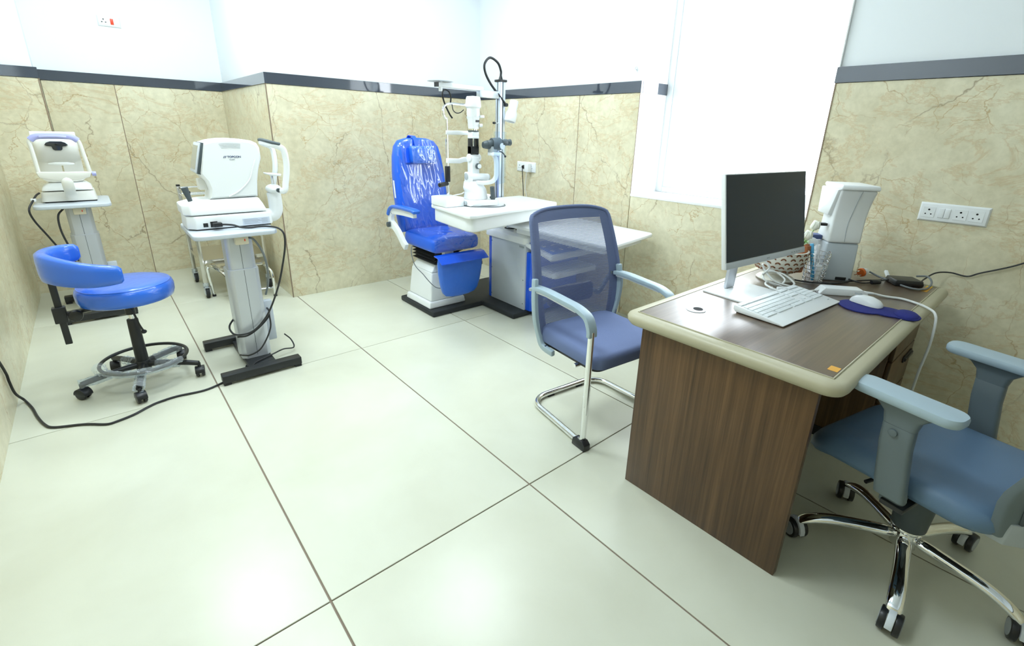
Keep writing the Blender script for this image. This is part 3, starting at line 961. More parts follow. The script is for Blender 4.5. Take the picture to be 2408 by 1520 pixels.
MB().bar([c(-.24, 0, .445), c(-.12, 0, .452), c(0, 0, .462)], .035, .014).build('clamp_arm', 'blackm', t, bev=.002)
MB().cyl(c(-.205, -.02, .438), c(-.205, -.052, .438), .030, .028, 10).build('clamp_knob', 'black', t, bev=.005)
MB().cyl(c(0, 0, .39), c(0, 0, .472), .022, n=20).build('column_collar', 'blackm', t)
MB().cyl(c(0, 0, .34), c(0, 0, .40), .012, n=16).build('gas_piston', 'chrome', t)
MB().cyl(c(0, 0, .09), c(0, 0, .362), .029, .0245, 24).build('column', 'blackm', t, bev=.003)
lv = MB().tube([c(0, -.02, .44), c(.012, -.04, .40), c(.022, -.048, .34), c(.032, -.05, .305)], .005, 8, 4).build('height_lever', 'blackm', t)
MB().ell(c(.034, -.051, .297), (.013, .011, .011)).build('lever_knob', 'black', lv)
MB().cyl(c(0, 0, .055), c(0, 0, .125), .033, n=20).build('hub', 'blackm', t, bev=.004)
LEG = [189, 261, 333, 45, 117]
def caster(parent, x, y, ang, r=.028, body='black', hub=None, hood=None, world=True, hw=.022, wx=(.006, .021)):
    w = Vector((math.cos(ang), math.sin(ang), 0))
    cs = MB()
    for s in (-1, 1):
        p = Vector((x, y, r))
        cs.cyl(p + w * s * wx[0], p + w * s * wx[1], r, r * .95, 24)
    co = cs.build('caster', body, parent, bev=.003, world=world)
    f = Vector((-w.y, w.x, 0))
    q = Matrix((f, w, Vector((0, 0, 1)))).transposed()
    hm = MB()
    rings = []
    for s in (-hw, hw):
        rg = []
        for i in range(9):
            aa = math.radians(-10 + i * 190 / 8)
            rg.append(Vector((x, y, r)) + q @ Vector((math.cos(aa) * (r + .005), s, math.sin(aa) * (r + .005))))
        rings.append(rg)
    hm.loft(rings)
    hm.build('caster_hood', hood or body, co, bev=.002, world=world)
    if hub:
        hb = MB()
        for s in (-1, 1):
            p = Vector((x, y, r))
            hb.cyl(p + w * s * (wx[1] - .002), p + w * s * (wx[1] + .0015), r * .70, n=20)
        hb.build('caster_cap', hub, co, world=world)
    return co
for i, a in enumerate(LEG):
    ar = math.radians(a)
    e = lambda r, z: c(r * math.cos(ar), r * math.sin(ar), z)
    lg = MB().tube([e(.02, .10), e(.10, .098), e(.20, .088), e(.262, .078)], (.0165, .0135), 12, 4).build('leg', 'blackm', t)
    MB().cyl(e(.262, .05), e(.262, .082), .008, n=10).build('caster_stem', 'blackm', lg)
    caster(t, SX + .262 * math.cos(ar), SY + .262 * math.sin(ar), ar + (.6, 1.9, .3, 2.2, 1.0)[i])
MB().torus(c(.012, 0, .130), .19, .0085, 56, 10).build('foot_ring', 'blackm', t)
for k, (a, r0, r1) in enumerate(((189, .14, .27), (261, .09, .275), (45, .06, .25), (117, .07, .16), (333, .06, .17))):
    ar = math.radians(a)
    rg = []
    random.seed(k + 3)
    for i in range(13):
        f = i / 12
        r = r0 + (r1 - r0) * f
        ctr = Vector(c(r * math.cos(ar), r * math.sin(ar), .10 - .07 * r))
        sd = Vector((-math.sin(ar), math.cos(ar), 0))
        rg.append([ctr + (sd * math.cos(2 * PI * j / 14) + Vector((0, 0, 1)) * math.sin(2 * PI * j / 14)) * (.021 + random.uniform(-.003, .006)) for j in range(14)])
    MB().loft(rg, caps=False).build('plastic_wrap', 'film', t, ang=15)
rg = []
random.seed(5)
for i in range(46):
    a = math.radians(185 + i * 3.0)
    ctr = Vector(c(.012 + .19 * math.cos(a), .19 * math.sin(a), .130))
    rd = Vector((math.cos(a), math.sin(a), 0))
    fat = .016 if i > 7 else .030 - .002 * i
    rg.append([ctr + (rd * math.cos(2 * PI * j / 12) + Vector((0, 0, 1)) * math.sin(2 * PI * j / 12)) * (fat + random.uniform(-.003, .005)) for j in range(12)])
MB().loft(rg, caps=False).build('plastic_wrap', 'film', t, ang=15)

# ================================================================== STAINLESS TROLLEY AND STEP IN THE ALCOVE
t = thing('steel_trolley', 'stainless steel trolley on castors standing in the alcove', 'trolley', (.75, 4.72, 0))
TX0, TX1, TY0, TY1 = .522, .985, 4.45, 4.985
for x in (TX0, TX1):
    for y in (TY0, TY1):
        ps = MB().box(x - .014, x + .014, y - .014, y + .014, .115, .835).build('post', 'steel', t, bev=.002)
        MB().box(x - .0135, x + .0135, y - .0135, y + .0135, .835, .85).build('post_cap', 'black', ps, bev=.002)
        ca = MB().cyl((x, y, .085), (x, y, .118), .022, n=14).build('castor', 'zinc', t)
        MB().cyl((x - .012, y - .02, .042), (x + .012, y - .02, .042), .042, n=22).build('wheel', 'rubber', ca, bev=.004)
        MB().box(x - .020, x - .014, y - .048, y + .02, .030, .092).box(x + .014, x + .020, y - .048, y + .02, .030, .092).box(x - .02, x + .02, y - .045, y + .02, .084, .092).build('fork', 'zinc', ca, bev=.002)
        MB().cyl((x - .015, y - .02, .042), (x + .015, y - .02, .042), .024, n=16).build('wheel_disc', 'zinc', ca)
for z in (.30, .70):
    MB().box(TX0, TX1, TY0, TY1, z, z + .004).box(TX0, TX1, TY0 - .004, TY0, z - .025, z + .004).box(TX0, TX1, TY1, TY1 + .004, z - .025, z + .004).box(TX0 - .004, TX0, TY0, TY1, z - .025, z + .004).box(TX1, TX1 + .004, TY0, TY1, z - .025, z + .004).build('shelf', 'steel', t)
for z in (.825, .775):
    for y in (TY0, TY1):
        MB().cyl((TX0, y, z), (TX1, y, z), .006, n=10).build('guard_rail', 'chrome', t)
    MB().cyl((TX0, TY0, z), (TX0, TY1, z), .006, n=10).build('guard_rail', 'chrome', t)
t = thing('foot_step', 'low chrome foot step with black top tucked under the trolley', 'foot step', (.80, 4.32, 0))
for x0 in (.640, .955):
    MB().tube([(x0, 4.16, .012), (x0, 4.16, .17), (x0 - .01, 4.20, .225), (x0 - .06, 4.32, .27), (x0 - .09, 4.42, .24), (x0 - .075, 4.44, .012)], .011, 10, 6).build('leg_frame', 'chrome', t)
    for y, dx in ((4.16, 0), (4.44, -.075)):
        MB().cyl((x0 + dx, y, 0), (x0 + dx, y, .016), .014, n=12).build('foot_cap', 'rubber', t)
MB().prism(rrect(.60, .93, 4.22, 4.42, .03), 'z', .262, .284).build('step_board', 'steel', t, bev=.005)
MB().cyl((.64, 4.17, .075), (.955, 4.17, .075), .006, n=10).build('cross_bar', 'chrome', t)

# ================================================================== EXAMINATION UNIT
mt_ = MB().prism([(1.73, 2.95), (2.19, 2.95), (2.19, 2.56), (2.88, 2.56), (2.88, 3.46), (1.73, 3.46)], 'z', 0, .042)
tag(mt_.build('base_mat', 'matt', loc=(2.1, 3.0, 0), bev=.012, seg=2), 'black L-shaped base plate under blue examination chair and cabinet', 'base plate')

CX = 1.93
t = thing('examination_chair', 'blue vinyl reclining examination chair wrapped in shiny clear film', 'examination chair', (CX, 3.2, .042))
Zm = .0425
b = MB().frustum((1.745, 2.075, 3.02, 3.39), (1.752, 2.068, 3.027, 3.385), Zm, Zm + .05).build('base_flange', 'white', t, bev=.010, seg=3)
MB().frustum((1.765, 2.055, 3.04, 3.375), (1.79, 2.04, 3.055, 3.36), Zm + .05, .315).build('base_body', 'white', t, bev=.014, seg=3)
MB().frustum((1.79, 2.04, 3.055, 3.36), (1.83, 2.03, 3.065, 3.33), .315, .375).build('base_neck', 'white', t, bev=.010, seg=3)
for i in range(5):
    z = .375 + i * .026
    MB().frustum((1.825, 2.035, 3.05, 3.34), (1.80, 2.06, 3.03, 3.36), z, z + .013).frustum((1.80, 2.06, 3.03, 3.36), (1.825, 2.035, 3.05, 3.34), z + .013, z + .026).build('bellows_fold', 'rubber', t)
MB().box(1.86, 1.94, 2.975, 3.02, .38, .505).build('footrest_bracket', 'white', t, bev=.006)
MB().box(1.78, 2.10, 2.98, 3.35, .485, .508).build('seat_plate', 'black', t, bev=.004)


def cushion(x0, x1, y0, y1, z0, z1, r, puff=.012):
    m = MB()
    rings = []
    for z, ins, in ((z0, .02), (z0 + .012, .004), (z0 + .03, 0), (z1 - .035, 0), (z1 - .012, .006), (z1, .028)):
        rings.append([(x, y, z) for x, y in rrect(x0 + ins, x1 - ins, y0 + ins, y1 - ins, r, 6)])
    cx, cy = (x0 + x1) / 2, (y0 + y1) / 2
    for k in (.75, .4, .05):
        rings.append([(cx + (x - cx) * k, cy + (y - cy) * k, z1 + puff * (1 - k)) for x, y in rrect(x0 + .028, x1 - .028, y0 + .028, y1 - .028, r, 6)])
    return m.loft(rings)


cushion(1.735, 2.14, 2.915, 3.37, .497, .605, .04).build('seat_cushion', 'blue', t, ang=50)
# backrest: outline in (x, s) swept for thickness, leaning back
LEAN = .13


def bk(x, s, dd):
    """x across, s up along the back from the seat, dd = depth towards the front"""
    z = .582 + s * .985 * math.cos(LEAN)
    y = 3.40 + s * math.sin(LEAN) - dd
    return (x, y, z)


out = [(-.22, 0), (-.232, .12), (-.235, .30), (-.228, .45), (-.212, .58), (-.19, .655), (-.155, .695), (-.09, .713), (0, .718), (.09, .713), (.155, .695), (.19, .655), (.212, .58), (.228, .45), (.235, .30), (.232, .12), (.22, 0)]
rg = []
for dd, k in ((-.055, .90), (-.045, .97), (-.02, 1.0), (.02, 1.0), (.038, .975), (.047, .92), (.052, .75), (.053, .4), (.053, .05)):
    rg.append([bk(CX + .012 + x * k * .94, .36 + (s - .36) * (1 - (1 - k) * .62), dd) for x, s in out])
MB().loft(rg).build('backrest', 'blue', t, ang=50)
hr = []
for dd, k in ((.045, .95), (.06, 1.0), (.10, 1.0), (.118, .94), (.125, .75), (.127, .3)):
    hr.append([bk(CX + .018 + x * k, .592 + s * k, dd) for x, s in rrect(-.105, .105, -.066, .066, .025, 4)])
MB().loft(hr).build('head_cushion', 'bluearm', t, ang=50)
MB().bar([bk(CX - .02, .63, .072), bk(CX - .02, .70, .062), bk(CX - .02, .728, .03), bk(CX - .02, .733, -.02), bk(CX - .02, .70, -.07), bk(CX - .02, .4, -.07)], .034, .006, up=(0, -1, .2)).build('head_strap', 'bluep', t)
MB().bar([bk(CX - .10, .64, .05), bk(CX - .10, .53, .05)], .045, .02, up=(0, -1, 0)).build('head_flap', 'bluep', t)
MB().prism([(3.425, .84), (3.445, .84), (3.462, .97), (3.442, .97)], 'x', CX - .2105, CX - .2085).build('side_label', 'paper', t)
# loose clear film over back, head cushion and seat: creased sheets
def crease(a, b, seed, ka=15., kb=2.6, amp=.0062):
    w = mnoise.noise(Vector((a * 5, b * 4, seed + 9.))) * .05
    n1 = 1 - abs(mnoise.noise(Vector(((a + w) * ka, b * kb, seed))))
    n2 = 1 - abs(mnoise.noise(Vector(((a - w) * ka * 1.9, b * kb * 2.2, seed + 4))))
    return amp * (n1 ** 3 * 1.0 + n2 ** 3 * .35)


def wid(s_):
    L2 = out[:9]
    for (xa, sa_), (xb, sb_) in zip(L2, L2[1:]):
        if sa_ <= s_ <= sb_:
            return -(xa + (xb - xa) * (s_ - sa_) / (sb_ - sa_))
    return .02


rows = []
NU, NV = 70, 90
for j in range(NV + 1):
    s_ = .02 + (.705 - .02) * j / NV
    w_ = wid(s_) * .97
    rows.append([bk(CX + .012 + (-1 + 2 * i / NU) * w_ * .94, s_, .054 - .02 * abs(-1 + 2 * i / NU) ** 6 + crease((-1 + 2 * i / NU) * w_ + (s_ - .45) * .18, s_, 2.)) for i in range(NU + 1)])
MB().loft(rows, caps=False, closed_u=False).build('film_wrap', 'filmg', t, ang=70)
rows = []
for j in range(31):
    s_ = -.068 + .136 * j / 30
    rows.append([bk(CX + .018 + x_, .592 + s_, .128 - .02 * (abs(x_) / .105) ** 6 + crease(x_, s_, 7., 14, 9, .007)) for x_ in [-.105 + .21 * i / 40 for i in range(41)]])
MB().loft(rows, caps=False, closed_u=False).build('film_wrap', 'filmg', t, ang=70)
rows = []
for j in range(61):
    f_ = j / 60
    row = []
    for i in range(61):
        x_ = -.2025 + .405 * i / 60
        h_ = crease(x_, f_ * .6, 11., 9, 8, .006)
        if f_ < .7:
            row.append((1.9375 + x_, 3.365 - (f_ / .7) * .435, .606 + .010 * (1 - (abs(x_) / .2025) ** 4) + h_ - .01 * max(0, f_ - .62) / .08))
        else:
            row.append((1.9375 + x_, 2.922 - .010 - h_, .600 - (f_ - .7) / .3 * .10))
    rows.append(row)
MB().loft(rows, caps=False, closed_u=False).build('film_wrap', 'filmg', t, ang=70)
# arm rests (y-z silhouettes)
def arm(x, s):
    a = MB().bar([(x, 3.20, .505), (x, 3.24, .53), (x, 3.31, .60), (x, 3.37, .635), (x, 3.425, .66), (x, 3.42, .72), (x, 3.385, .757), (x, 3.20, .768), (x, 3.05, .770)], .028, .050, fl=.03, up=(0, -.5, 1)).build('arm_bracket', 'white', t, bev=.006)
    MB().bar([(x, 3.435, .715), (x, 3.41, .765), (x, 3.36, .790), (x, 3.20, .797), (x, 3.05, .795), (x, 3.02, .786)], .062, .026, fl=.03, up=(0, 0, 1)).build('arm_pad', 'bluearm', t, bev=.010, seg=3)
    MB().cyl((x - s * .012, 3.425, .645), (x - s * .034, 3.425, .645), .020, n=18).build('pivot_cap', 'dgrey', t, bev=.003)
    MB().cyl((x - s * .014, 3.425, .645), (x + s * .014, 3.425, .645), .034, n=18).build('pivot_hub', 'white', t, bev=.004)
arm(1.668, 1)
# leg shield
fr = []
fo = [(-.195, .44), (-.19, .36), (-.175, .27), (-.155, .205), (-.125, .175), (-.07, .162), (0, .158), (.07, .162), (.125, .175), (.155, .205), (.175, .27), (.19, .36), (.195, .44), (.19, .475), (0, .48), (-.19, .475)]
yf = lambda z: 2.868 + (.48 - z) * .05
for dd, k in ((-.03, .88), (-.022, .96), (0, 1), (.016, .96), (.022, .85), (.024, .4)):
    fr.append([(CX + x * k, yf(.32 + (z - .32) * k) - dd, .32 + (z - .32) * k) for x, z in fo])
MB().loft(fr).build('leg_shield', 'bluearm', t, ang=50)
MB().prism([(2.905, .492), (2.86, .488), (2.80, .447), (2.80, .441), (2.86, .478), (2.905, .482)], 'x', CX - .205, CX + .208).build('leg_flap', 'bluep', t, bev=.002)
MB().tube([(1.70, 3.17, .52), (1.685, 3.16, .47), (1.69, 3.12, .38), (1.72, 3.06, .32), (1.745, 3.02, .27), (1.78, 2.985, .225), (1.83, 2.97, .215), (1.88, 2.965, .235), (1.905, 2.97, .30), (1.90, 2.99, .38)], .0032, 8, 6).build('cable', 'cordg', t)
MB().tube([(1.875, 2.975, .385), (1.87, 2.965, .32), (1.885, 2.96, .24), (1.93, 2.95, .225), (1.98, 2.93, .26)], .003, 8, 6).build('cable', 'cordg', t)

# ------------------------------------------------ console cabinet
t = thing('console_cabinet', 'white and blue instrument console cabinet beside the examination chair', 'cabinet', (2.6, 2.8, .042))
MB().box(2.312, 2.86, 2.58, 2.992, Zm, .556).build('body', 'lgrey', t, bev=.003)
MB().prism(rrect(2.318, 2.85, 2.95, 3.065, .05, 5), 'z', Zm, .556).build('rear_column', 'bluep', t)
fb = MB().prism([(2.325, 2.60), (2.325, 2.53), (2.36, 2.505), (2.80, 2.505), (2.84, 2.53), (2.84, 2.60)], 'z', Zm, .50).build('front_body', 'bluep', t, bev=.006)
MB().loft([[(x, y, .556) for x, y in rrect(2.298, 2.87, 2.56, 3.078, .05)], [(x, y, .605) for x, y in rrect(2.300, 2.868, 2.565, 3.076, .05)], [(x, y, .628) for x, y in rrect(2.322, 2.845, 2.59, 3.05, .05)]]).build('top_cover', 'white', t, bev=.006, seg=3)
MB().prism([(2.30, .485), (2.58, .545), (2.58, .572), (2.30, .530)], 'x', 2.305, 2.86).build('control_panel', 'white', t, bev=.010, seg=3)
kp = MB().prism([(2.315, .5355), (2.56, .5735), (2.56, .5745), (2.315, .5365)], 'x', 2.33, 2.84).build('keypad', 'bluek', t)
for i in range(5):
    for j in range(2):
        x, y = 2.38 + i * .09, 2.37 + j * .09
        z = .5365 + (y - 2.315) * .155
        MB().cyl((x, y, z - .001), (x, y, z + .003), .016, n=14).build('key_button', 'white', kp)
MB().prism(rrect(2.335, 2.80, 2.29, 2.60, .03), 'z', .355, .392).build('pull_out_tray', 'white', t, bev=.006, seg=3)
MB().box(2.309, 2.3125, 2.60, 2.65, .528, .541).build('brand_strip', 'inkg', t)
for y, z in ((2.985, .52), (2.985, .30), (2.985, .08), (2.60, .28), (2.60, .09)):
    MB().cyl((2.3105, y, z), (2.3125, y, z), .004, n=8).build('screw', 'dgrey', t)
MB().torus((2.41, 3.02, .629), .038, .005, 24, 8).build('mast_collar', 'black', t)
MB().torus((2.40, 2.865, .629), .042, .006, 24, 8).build('post_collar', 'black', t)
MB().cyl((2.41, 2.775, .625), (2.41, 2.775, .636), .026, n=18).build('clamp_knob', 'black', t, bev=.002)
MB().box(2.19, 2.30, 3.10, 3.13, .30, .325).build('link_bar', 'black', t)

# mast with overhead arm and reading lamp
MX, MY = 2.407, 3.02
t = thing('instrument_mast', 'tall aluminium mast with overhead arm and white gooseneck lamp', 'mast', (MX, MY, .628))
MB().box(MX - .027, MX + .027, MY - .027, MY + .027, .628, 1.695).build('mast_profile', 'alu', t, bev=.005)
for dx, dy in ((.0, -.0275), (-.0275, 0)):
    MB().box(MX + dx - (.004 if dx == 0 else .0008), MX + dx + (.004 if dx == 0 else .0008), MY + dy - (.0008 if dx == 0 else .004), MY + dy + (.0008 if dx == 0 else .004), .63, 1.69).build('groove', 'dgrey', t)
MB().cyl((MX + .038, MY, .63), (MX + .038, MY, 1.69), .006, n=12).build('side_rod', 'chrome', t)
MB().box(MX - .034, MX + .036, MY - .033, MY + .033, 1.692, 1.708).build('mast_cap', 'black', t, bev=.003)
MB().cyl((MX, MY, 1.708), (MX, MY, 1.738), .017, .008, 16).build('lamp_socket', 'black', t)
MB().tube([(MX, MY, 1.735), (MX, MY, 1.77), (MX - .03, MY, 1.82), (MX - .10, MY, 1.845), (MX - .148, MY, 1.80), (MX - .14, MY, 1.74), (MX - .09, MY, 1.67), (MX - .02, MY - .02, 1.59), (MX + .02, MY - .03, 1.545)], .0085, 10, 8).build('gooseneck', 'black', t)
lh = MB().cyl((MX + .022, MY - .05, 1.535), (MX + .022, MY - .02, 1.535), .013, n=14).build('lamp_joint', 'black', t)
pa, pb = Vector((MX + .096, MY - .05, 1.570)), Vector((MX + .052, MY - .05, 1.418))
q = (pb - pa).normalized().to_track_quat('Z', 'Y').to_matrix()
MB().lathe([(.001, 0), (.030, .002), (.033, .012), (.034, .075), (.044, .098), (.045, .150), (.040, .158), (.036, .156), (.034, .14), (.001, .13)], pa, 24, q).build('lamp_head', 'white', t, ang=40)
MB().box(2.20, MX - .027, MY - .022, MY + .022, 1.575, 1.625).build('arm_block', 'alu', t, bev=.004)
MB().bar([(2.235, MY, 1.632), (1.845, MY - .02, 1.632)], .04, .028).build('overhead_arm', 'white', t, bev=.003)
MB().box(1.838, 1.850, MY - .04, MY, 1.618, 1.646).build('arm_end_cap', 'black', t)
MB().lathe([(.001, 0), (.088, 0), (.088, .003), (.001, .003)], (1.875, MY - .02, 1.652), 32).build('light_plate', 'offwhite', t)
MB().cyl((1.875, MY - .02, 1.592), (1.875, MY - .02, 1.654), .013, n=14).build('arm_knob', 'white', t, bev=.003)
MB().cyl((MX - .08, MY - .03, 1.405), (MX - .02, MY - .01, 1.405), .0035, n=8).build('stop_rod', 'chrome', t)
MB().cyl((MX - .092, MY - .034, 1.405), (MX - .07, MY - .027, 1.405), .009, n=12).build('rod_knob', 'black', t, bev=.002)

# swing table for the slit lamp, and its post
t = thing('swing_table', 'white swing-out table top carrying the slit lamp', 'table', (2.2, 2.77, .628))
MB().cyl((2.461, 2.950, .613), (2.461, 2.950, .735), .032, n=24).build('post', 'lgrey', t)
MB().prism([(1.80, 2.985), (1.755, 2.545), (1.775, 2.50), (1.81, 2.492), (2.60, 2.655), (2.615, 3.03)], 'z', .728, .818).build('apron', 'white', t, bev=.012, seg=3)
MB().prism([(1.79, 3.012), (1.735, 2.52), (1.745, 2.478), (1.79, 2.468), (2.62, 2.610), (2.648, 2.64), (2.655, 3.075)], 'z', .815, .842).build('table_top', 'white', t, bev=.008, seg=3)
MB().tube([(1.95, 2.74, .846), (2.0, 2.70, .846), (2.06, 2.66, .846), (2.11, 2.65, .846), (2.17, 2.67, .846), (2.2, 2.71, .846)], .004, 8, 5).build('cable', 'cordg', t)
t.location += Vector((-.061, -.085, .015))

t = thing('side_table', 'lower white table top of the console pointing towards the window wall', 'table', (2.6, 2.3, .628))
MB().prism([(2.25, 2.72), (2.27, 1.80), (2.30, 1.785), (2.86, 1.875), (2.882, 1.90), (2.882, 2.72)], 'z', .676, .702).build('table_top', 'white', t, bev=.007, seg=3)
MB().prism([(2.30, 2.68), (2.32, 1.85), (2.82, 1.93), (2.83, 2.68)], 'z', .63, .677).build('apron', 'white', t, bev=.008)

# ------------------------------------------------ slit lamp microscope
t = thing('slit_lamp', 'white slit lamp microscope with black eyepieces and chin rest frame', 'microscope', (2.03, 2.83, .842))
TZ = .8425
MB().box(1.775, 1.925, 2.80, 2.985, TZ, TZ + .062).build('rail_cover', 'white', t, bev=.008, seg=3)
MB().box(2.10, 2.20, 2.86, 2.99, TZ, TZ + .058).build('rail_cover', 'white', t, bev=.008, seg=3)
MB().prism([(1.93, 2.745), (2.135, 2.70), (2.155, 2.90), (1.94, 2.93)], 'z', TZ + .004, TZ + .040).build('cross_slide', 'white', t, bev=.008, seg=3)
MB().cyl((1.935, 2.79, TZ + .022), (1.922, 2.793, TZ + .022), .014, n=16).build('slide_knob', 'greyc', t, bev=.002)
MB().loft([[(x, y, TZ + .04) for x, y in rrect(1.965, 2.105, 2.765, 2.885, .02)], [(x, y, TZ + .09) for x, y in rrect(1.972, 2.10, 2.77, 2.88, .02)], [(x, y, TZ + .115) for x, y in rrect(1.955, 2.095, 2.775, 2.875, .02)], [(x, y, TZ + .165) for x, y in rrect(1.958, 2.06, 2.785, 2.865, .02)]]).build('pedestal', 'white', t, bev=.006)
MB().tube([(2.125, 2.745, TZ + .035), (2.122, 2.742, TZ + .06), (2.115, 2.738, TZ + .095), (2.11, 2.735, TZ + .128)], .0155, 12, 3).build('joystick', 'dgrey', t)
MB().ell((2.165, 2.80, TZ + .045), (.022, .022, .014)).build('lock_knob', 'black', t)
MB().cyl((1.955, 2.815, 1.038), (2.115, 2.79, 1.030), .024, n=18).build('horizontal_axle', 'white', t, bev=.004)
MB().cyl((1.948, 2.816, 1.038), (1.957, 2.815, 1.038), .023, n=18).build('axle_knob', 'greyc', t, bev=.003)
MB().cyl((2.113, 2.79, 1.030), (2.123, 2.788, 1.030), .021, n=18).build('axle_knob', 'greyc', t, bev=.003)
MB().box(1.955, 1.99, 2.79, 2.845, 1.0, 1.066).build('axle_block', 'white', t, bev=.006)
# lamp tower
KX, KY = 2.022, 2.83
MB().box(KX - .030, KX + .030, KY - .03, KY + .03, 1.05, 1.165).build('tower_lower', 'white', t, bev=.006)
MB().cyl((KX - .042, KY, 1.158), (KX + .048, KY, 1.158), .026, n=18).build('tower_joint', 'white', t, bev=.004)
MB().cyl((KX + .012, KY - .03, 1.105), (KX + .012, KY - .05, 1.105), .019, n=16).build('tower_knob', 'dgrey', t, bev=.003)
MB().cyl((KX + .012, KY - .049, 1.105), (KX + .012, KY - .055, 1.105), .015, n=16).build('knob_face', 'white', t)
MB().box(KX - .032, KX - .022, KY - .02, KY + .02, 1.18, 1.285).box(KX + .020, KX + .030, KY - .02, KY + .02, 1.18, 1.285).box(KX - .032, KX + .030, KY - .022, KY + .022, 1.185, 1.232).build('mirror_cage', 'black', t, bev=.002)
MB().cyl((KX - .004, KY, 1.225), (KX - .004, KY, 1.29), .012, n=14).build('prism_tube', 'chrome', t)
MB().cyl((KX, KY, 1.282), (KX, KY, 1.298), .038, n=22).build('tower_flange', 'white', t, bev=.003)
MB().box(KX - .028, KX + .028, KY - .028, KY + .028, 1.296, 1.325).build('tower_upper', 'white', t, bev=.004)
MB().cyl((KX, KY, 1.325), (KX, KY, 1.333), .036, n=22).build('dial_ring', 'dgrey', t)
MB().cyl((KX, KY, 1.33), (KX, KY, 1.345), .012, n=14).build('tower_neck', 'chrome', t)
MB().loft([[(x, y, 1.343) for x, y in rrect(KX - .025, KX + .028, KY - .03, KY + .03, .012)], [(x, y, 1.40) for x, y in rrect(KX - .030, KX + .030, KY - .033, KY + .033, .012)], [(x, y, 1.418) for x, y in rrect(KX - .038, KX + .034, KY - .036, KY + .036, .012)]]).build('filter_housing', 'white', t)
MB().box(KX + .030, KX + .060, KY - .045, KY - .02, 1.412, 1.428).build('filter_lever', 'white', t, bev=.003)
MB().cyl((KX + .026, KY - .035, 1.365), (KX + .044, KY - .04, 1.365), .011, n=14).build('filter_knob', 'white', t, bev=.002)
MB().box(KX - .004, KX + .024, KY - .036, KY - .030, 1.384, 1.398).build('dial_window', 'black', t)
MB().lathe([(.001, 1.415), (.040, 1.416), (.043, 1.43), (.043, 1.468), (.052, 1.478), (.052, 1.49), (.047, 1.530), (.042, 1.541), (.001, 1.545)], (KX, KY, 0), 28).build('lamp_housing', 'white', t, ang=40)
# microscope on its swing arm
MB().bar([(KX, KY - .03, 1.0), (2.07, 2.76, .995), (2.115, 2.735, 1.005), (2.138, 2.728, 1.035), (2.138, 2.728, 1.13), (2.13, 2.73, 1.165), (2.115, 2.735, 1.185)], .040, .026, fl=.02, up=(0, 0, 1)).build('microscope_arm', 'white', t, bev=.006)
MB().box(2.09, 2.155, 2.70, 2.765, 1.176, 1.198).build('arm_platform', 'white', t, bev=.005)
ax = Vector((.985, -.16, .06)).normalized()
o0 = Vector((2.045, 2.755, 1.243))
MB().box(2.09, 2.135, 2.715, 2.76, 1.195, 1.235).build('microscope_mount', 'greyc', t, bev=.003)
MB().cyl(o0, o0 + ax * .03, .020, .028, 20).cyl(o0 + ax * .03, o0 + ax * .075, .028, .030, 20).build('objective', 'dgrey', t, bev=.003)
MB().cyl(o0 + ax * .065, o0 + ax * .130, .042, .042, 24).build('magnification_drum', 'dgrey', t, bev=.004)
MB().cyl(o0 + ax * .118 + Vector((0, -.04, -.012)), o0 + ax * .118 + Vector((0, -.046, -.012)), .020, n=18).build('drum_dial', 'offwhite', t)
sd = ax.cross(Vector((0, 0, 1))).normalized()
for s in (-1, 1):
    e0 = o0 + ax * .130 + sd * s * .027 + Vector((0, 0, .008))
    ep = MB().cyl(e0, e0 + ax * .040, .022, .019, 20).cyl(e0 + ax * .040, e0 + ax * .066, .019, .022, 20).build('eyepiece', 'dgrey', t, bev=.003)
    MB().cyl(e0 + ax * .0655, e0 + ax * .0675, .016, n=18).build('eyepiece_lens', 'lens', ep)
MB().tube([(2.15, 2.71, 1.205), (2.17, 2.70, 1.195), (2.185, 2.695, 1.175)], .004, 8, 3).ell((2.187, 2.694, 1.172), (.008, .008, .008)).build('lock_lever', 'black', t)
MB().prism([(2.10, .985), (2.19, 1.0), (2.19, 1.33), (2.085, 1.33)], 'y', 2.690, 2.692).build('breath_shield', 'clearp', t)
# chin rest frame
FY = 2.935
MB().tube([(1.882, FY, TZ + .05), (1.882, FY, 1.36), (1.872, FY, 1.40), (1.858, FY, 1.43), (1.862, FY, 1.468), (1.90, FY, 1.492), (2.0, FY, 1.493), (2.10, FY, 1.488), (2.135, FY, 1.455), (2.125, FY, 1.40), (2.118, FY, 1.36), (2.118, FY, TZ + .05)], .0085, 10, 5).build('frame_tube', 'chrome', t)
MB().box(1.868, 2.13, FY - .02, FY - .006, 1.302, 1.328).build('forehead_band', 'white', t, bev=.003)
MB().bar([(1.87, FY - .012, 1.135), (1.97, FY - .012, 1.132), (2.0, FY - .02, 1.142), (2.06, FY - .02, 1.142), (2.13, FY - .012, 1.135)], .03, .032).build('chin_rest_bar', 'white', t, bev=.006)
MB().cyl((1.882, FY, .995), (1.882, FY, 1.10), .0185, n=16).build('height_sleeve', 'black', t, bev=.004)
MB().cyl((1.875, FY - .01, .985), (1.80, FY - .02, .978), .0145, .0155, 14).build('patient_grip', 'black', t, bev=.005)
MB().tube([(1.915, FY, 1.495), (1.918, FY, 1.54), (1.90, FY, 1.57), (1.868, FY, 1.575), (1.855, FY, 1.545), (1.872, FY, 1.49), (1.90, FY - .01, 1.43), (1.918, FY - .015, 1.405)], .0055, 8, 6).build('fixation_light_arm', 'black', t)
MB().tube([(1.92, FY - .01, 1.49), (1.922, FY - .02, 1.455), (1.94, FY - .03, 1.438), (1.965, FY - .04, 1.442), (1.985, FY - .05, 1.46)], .003, 8, 6).build('lamp_cable', 'cordb', t)
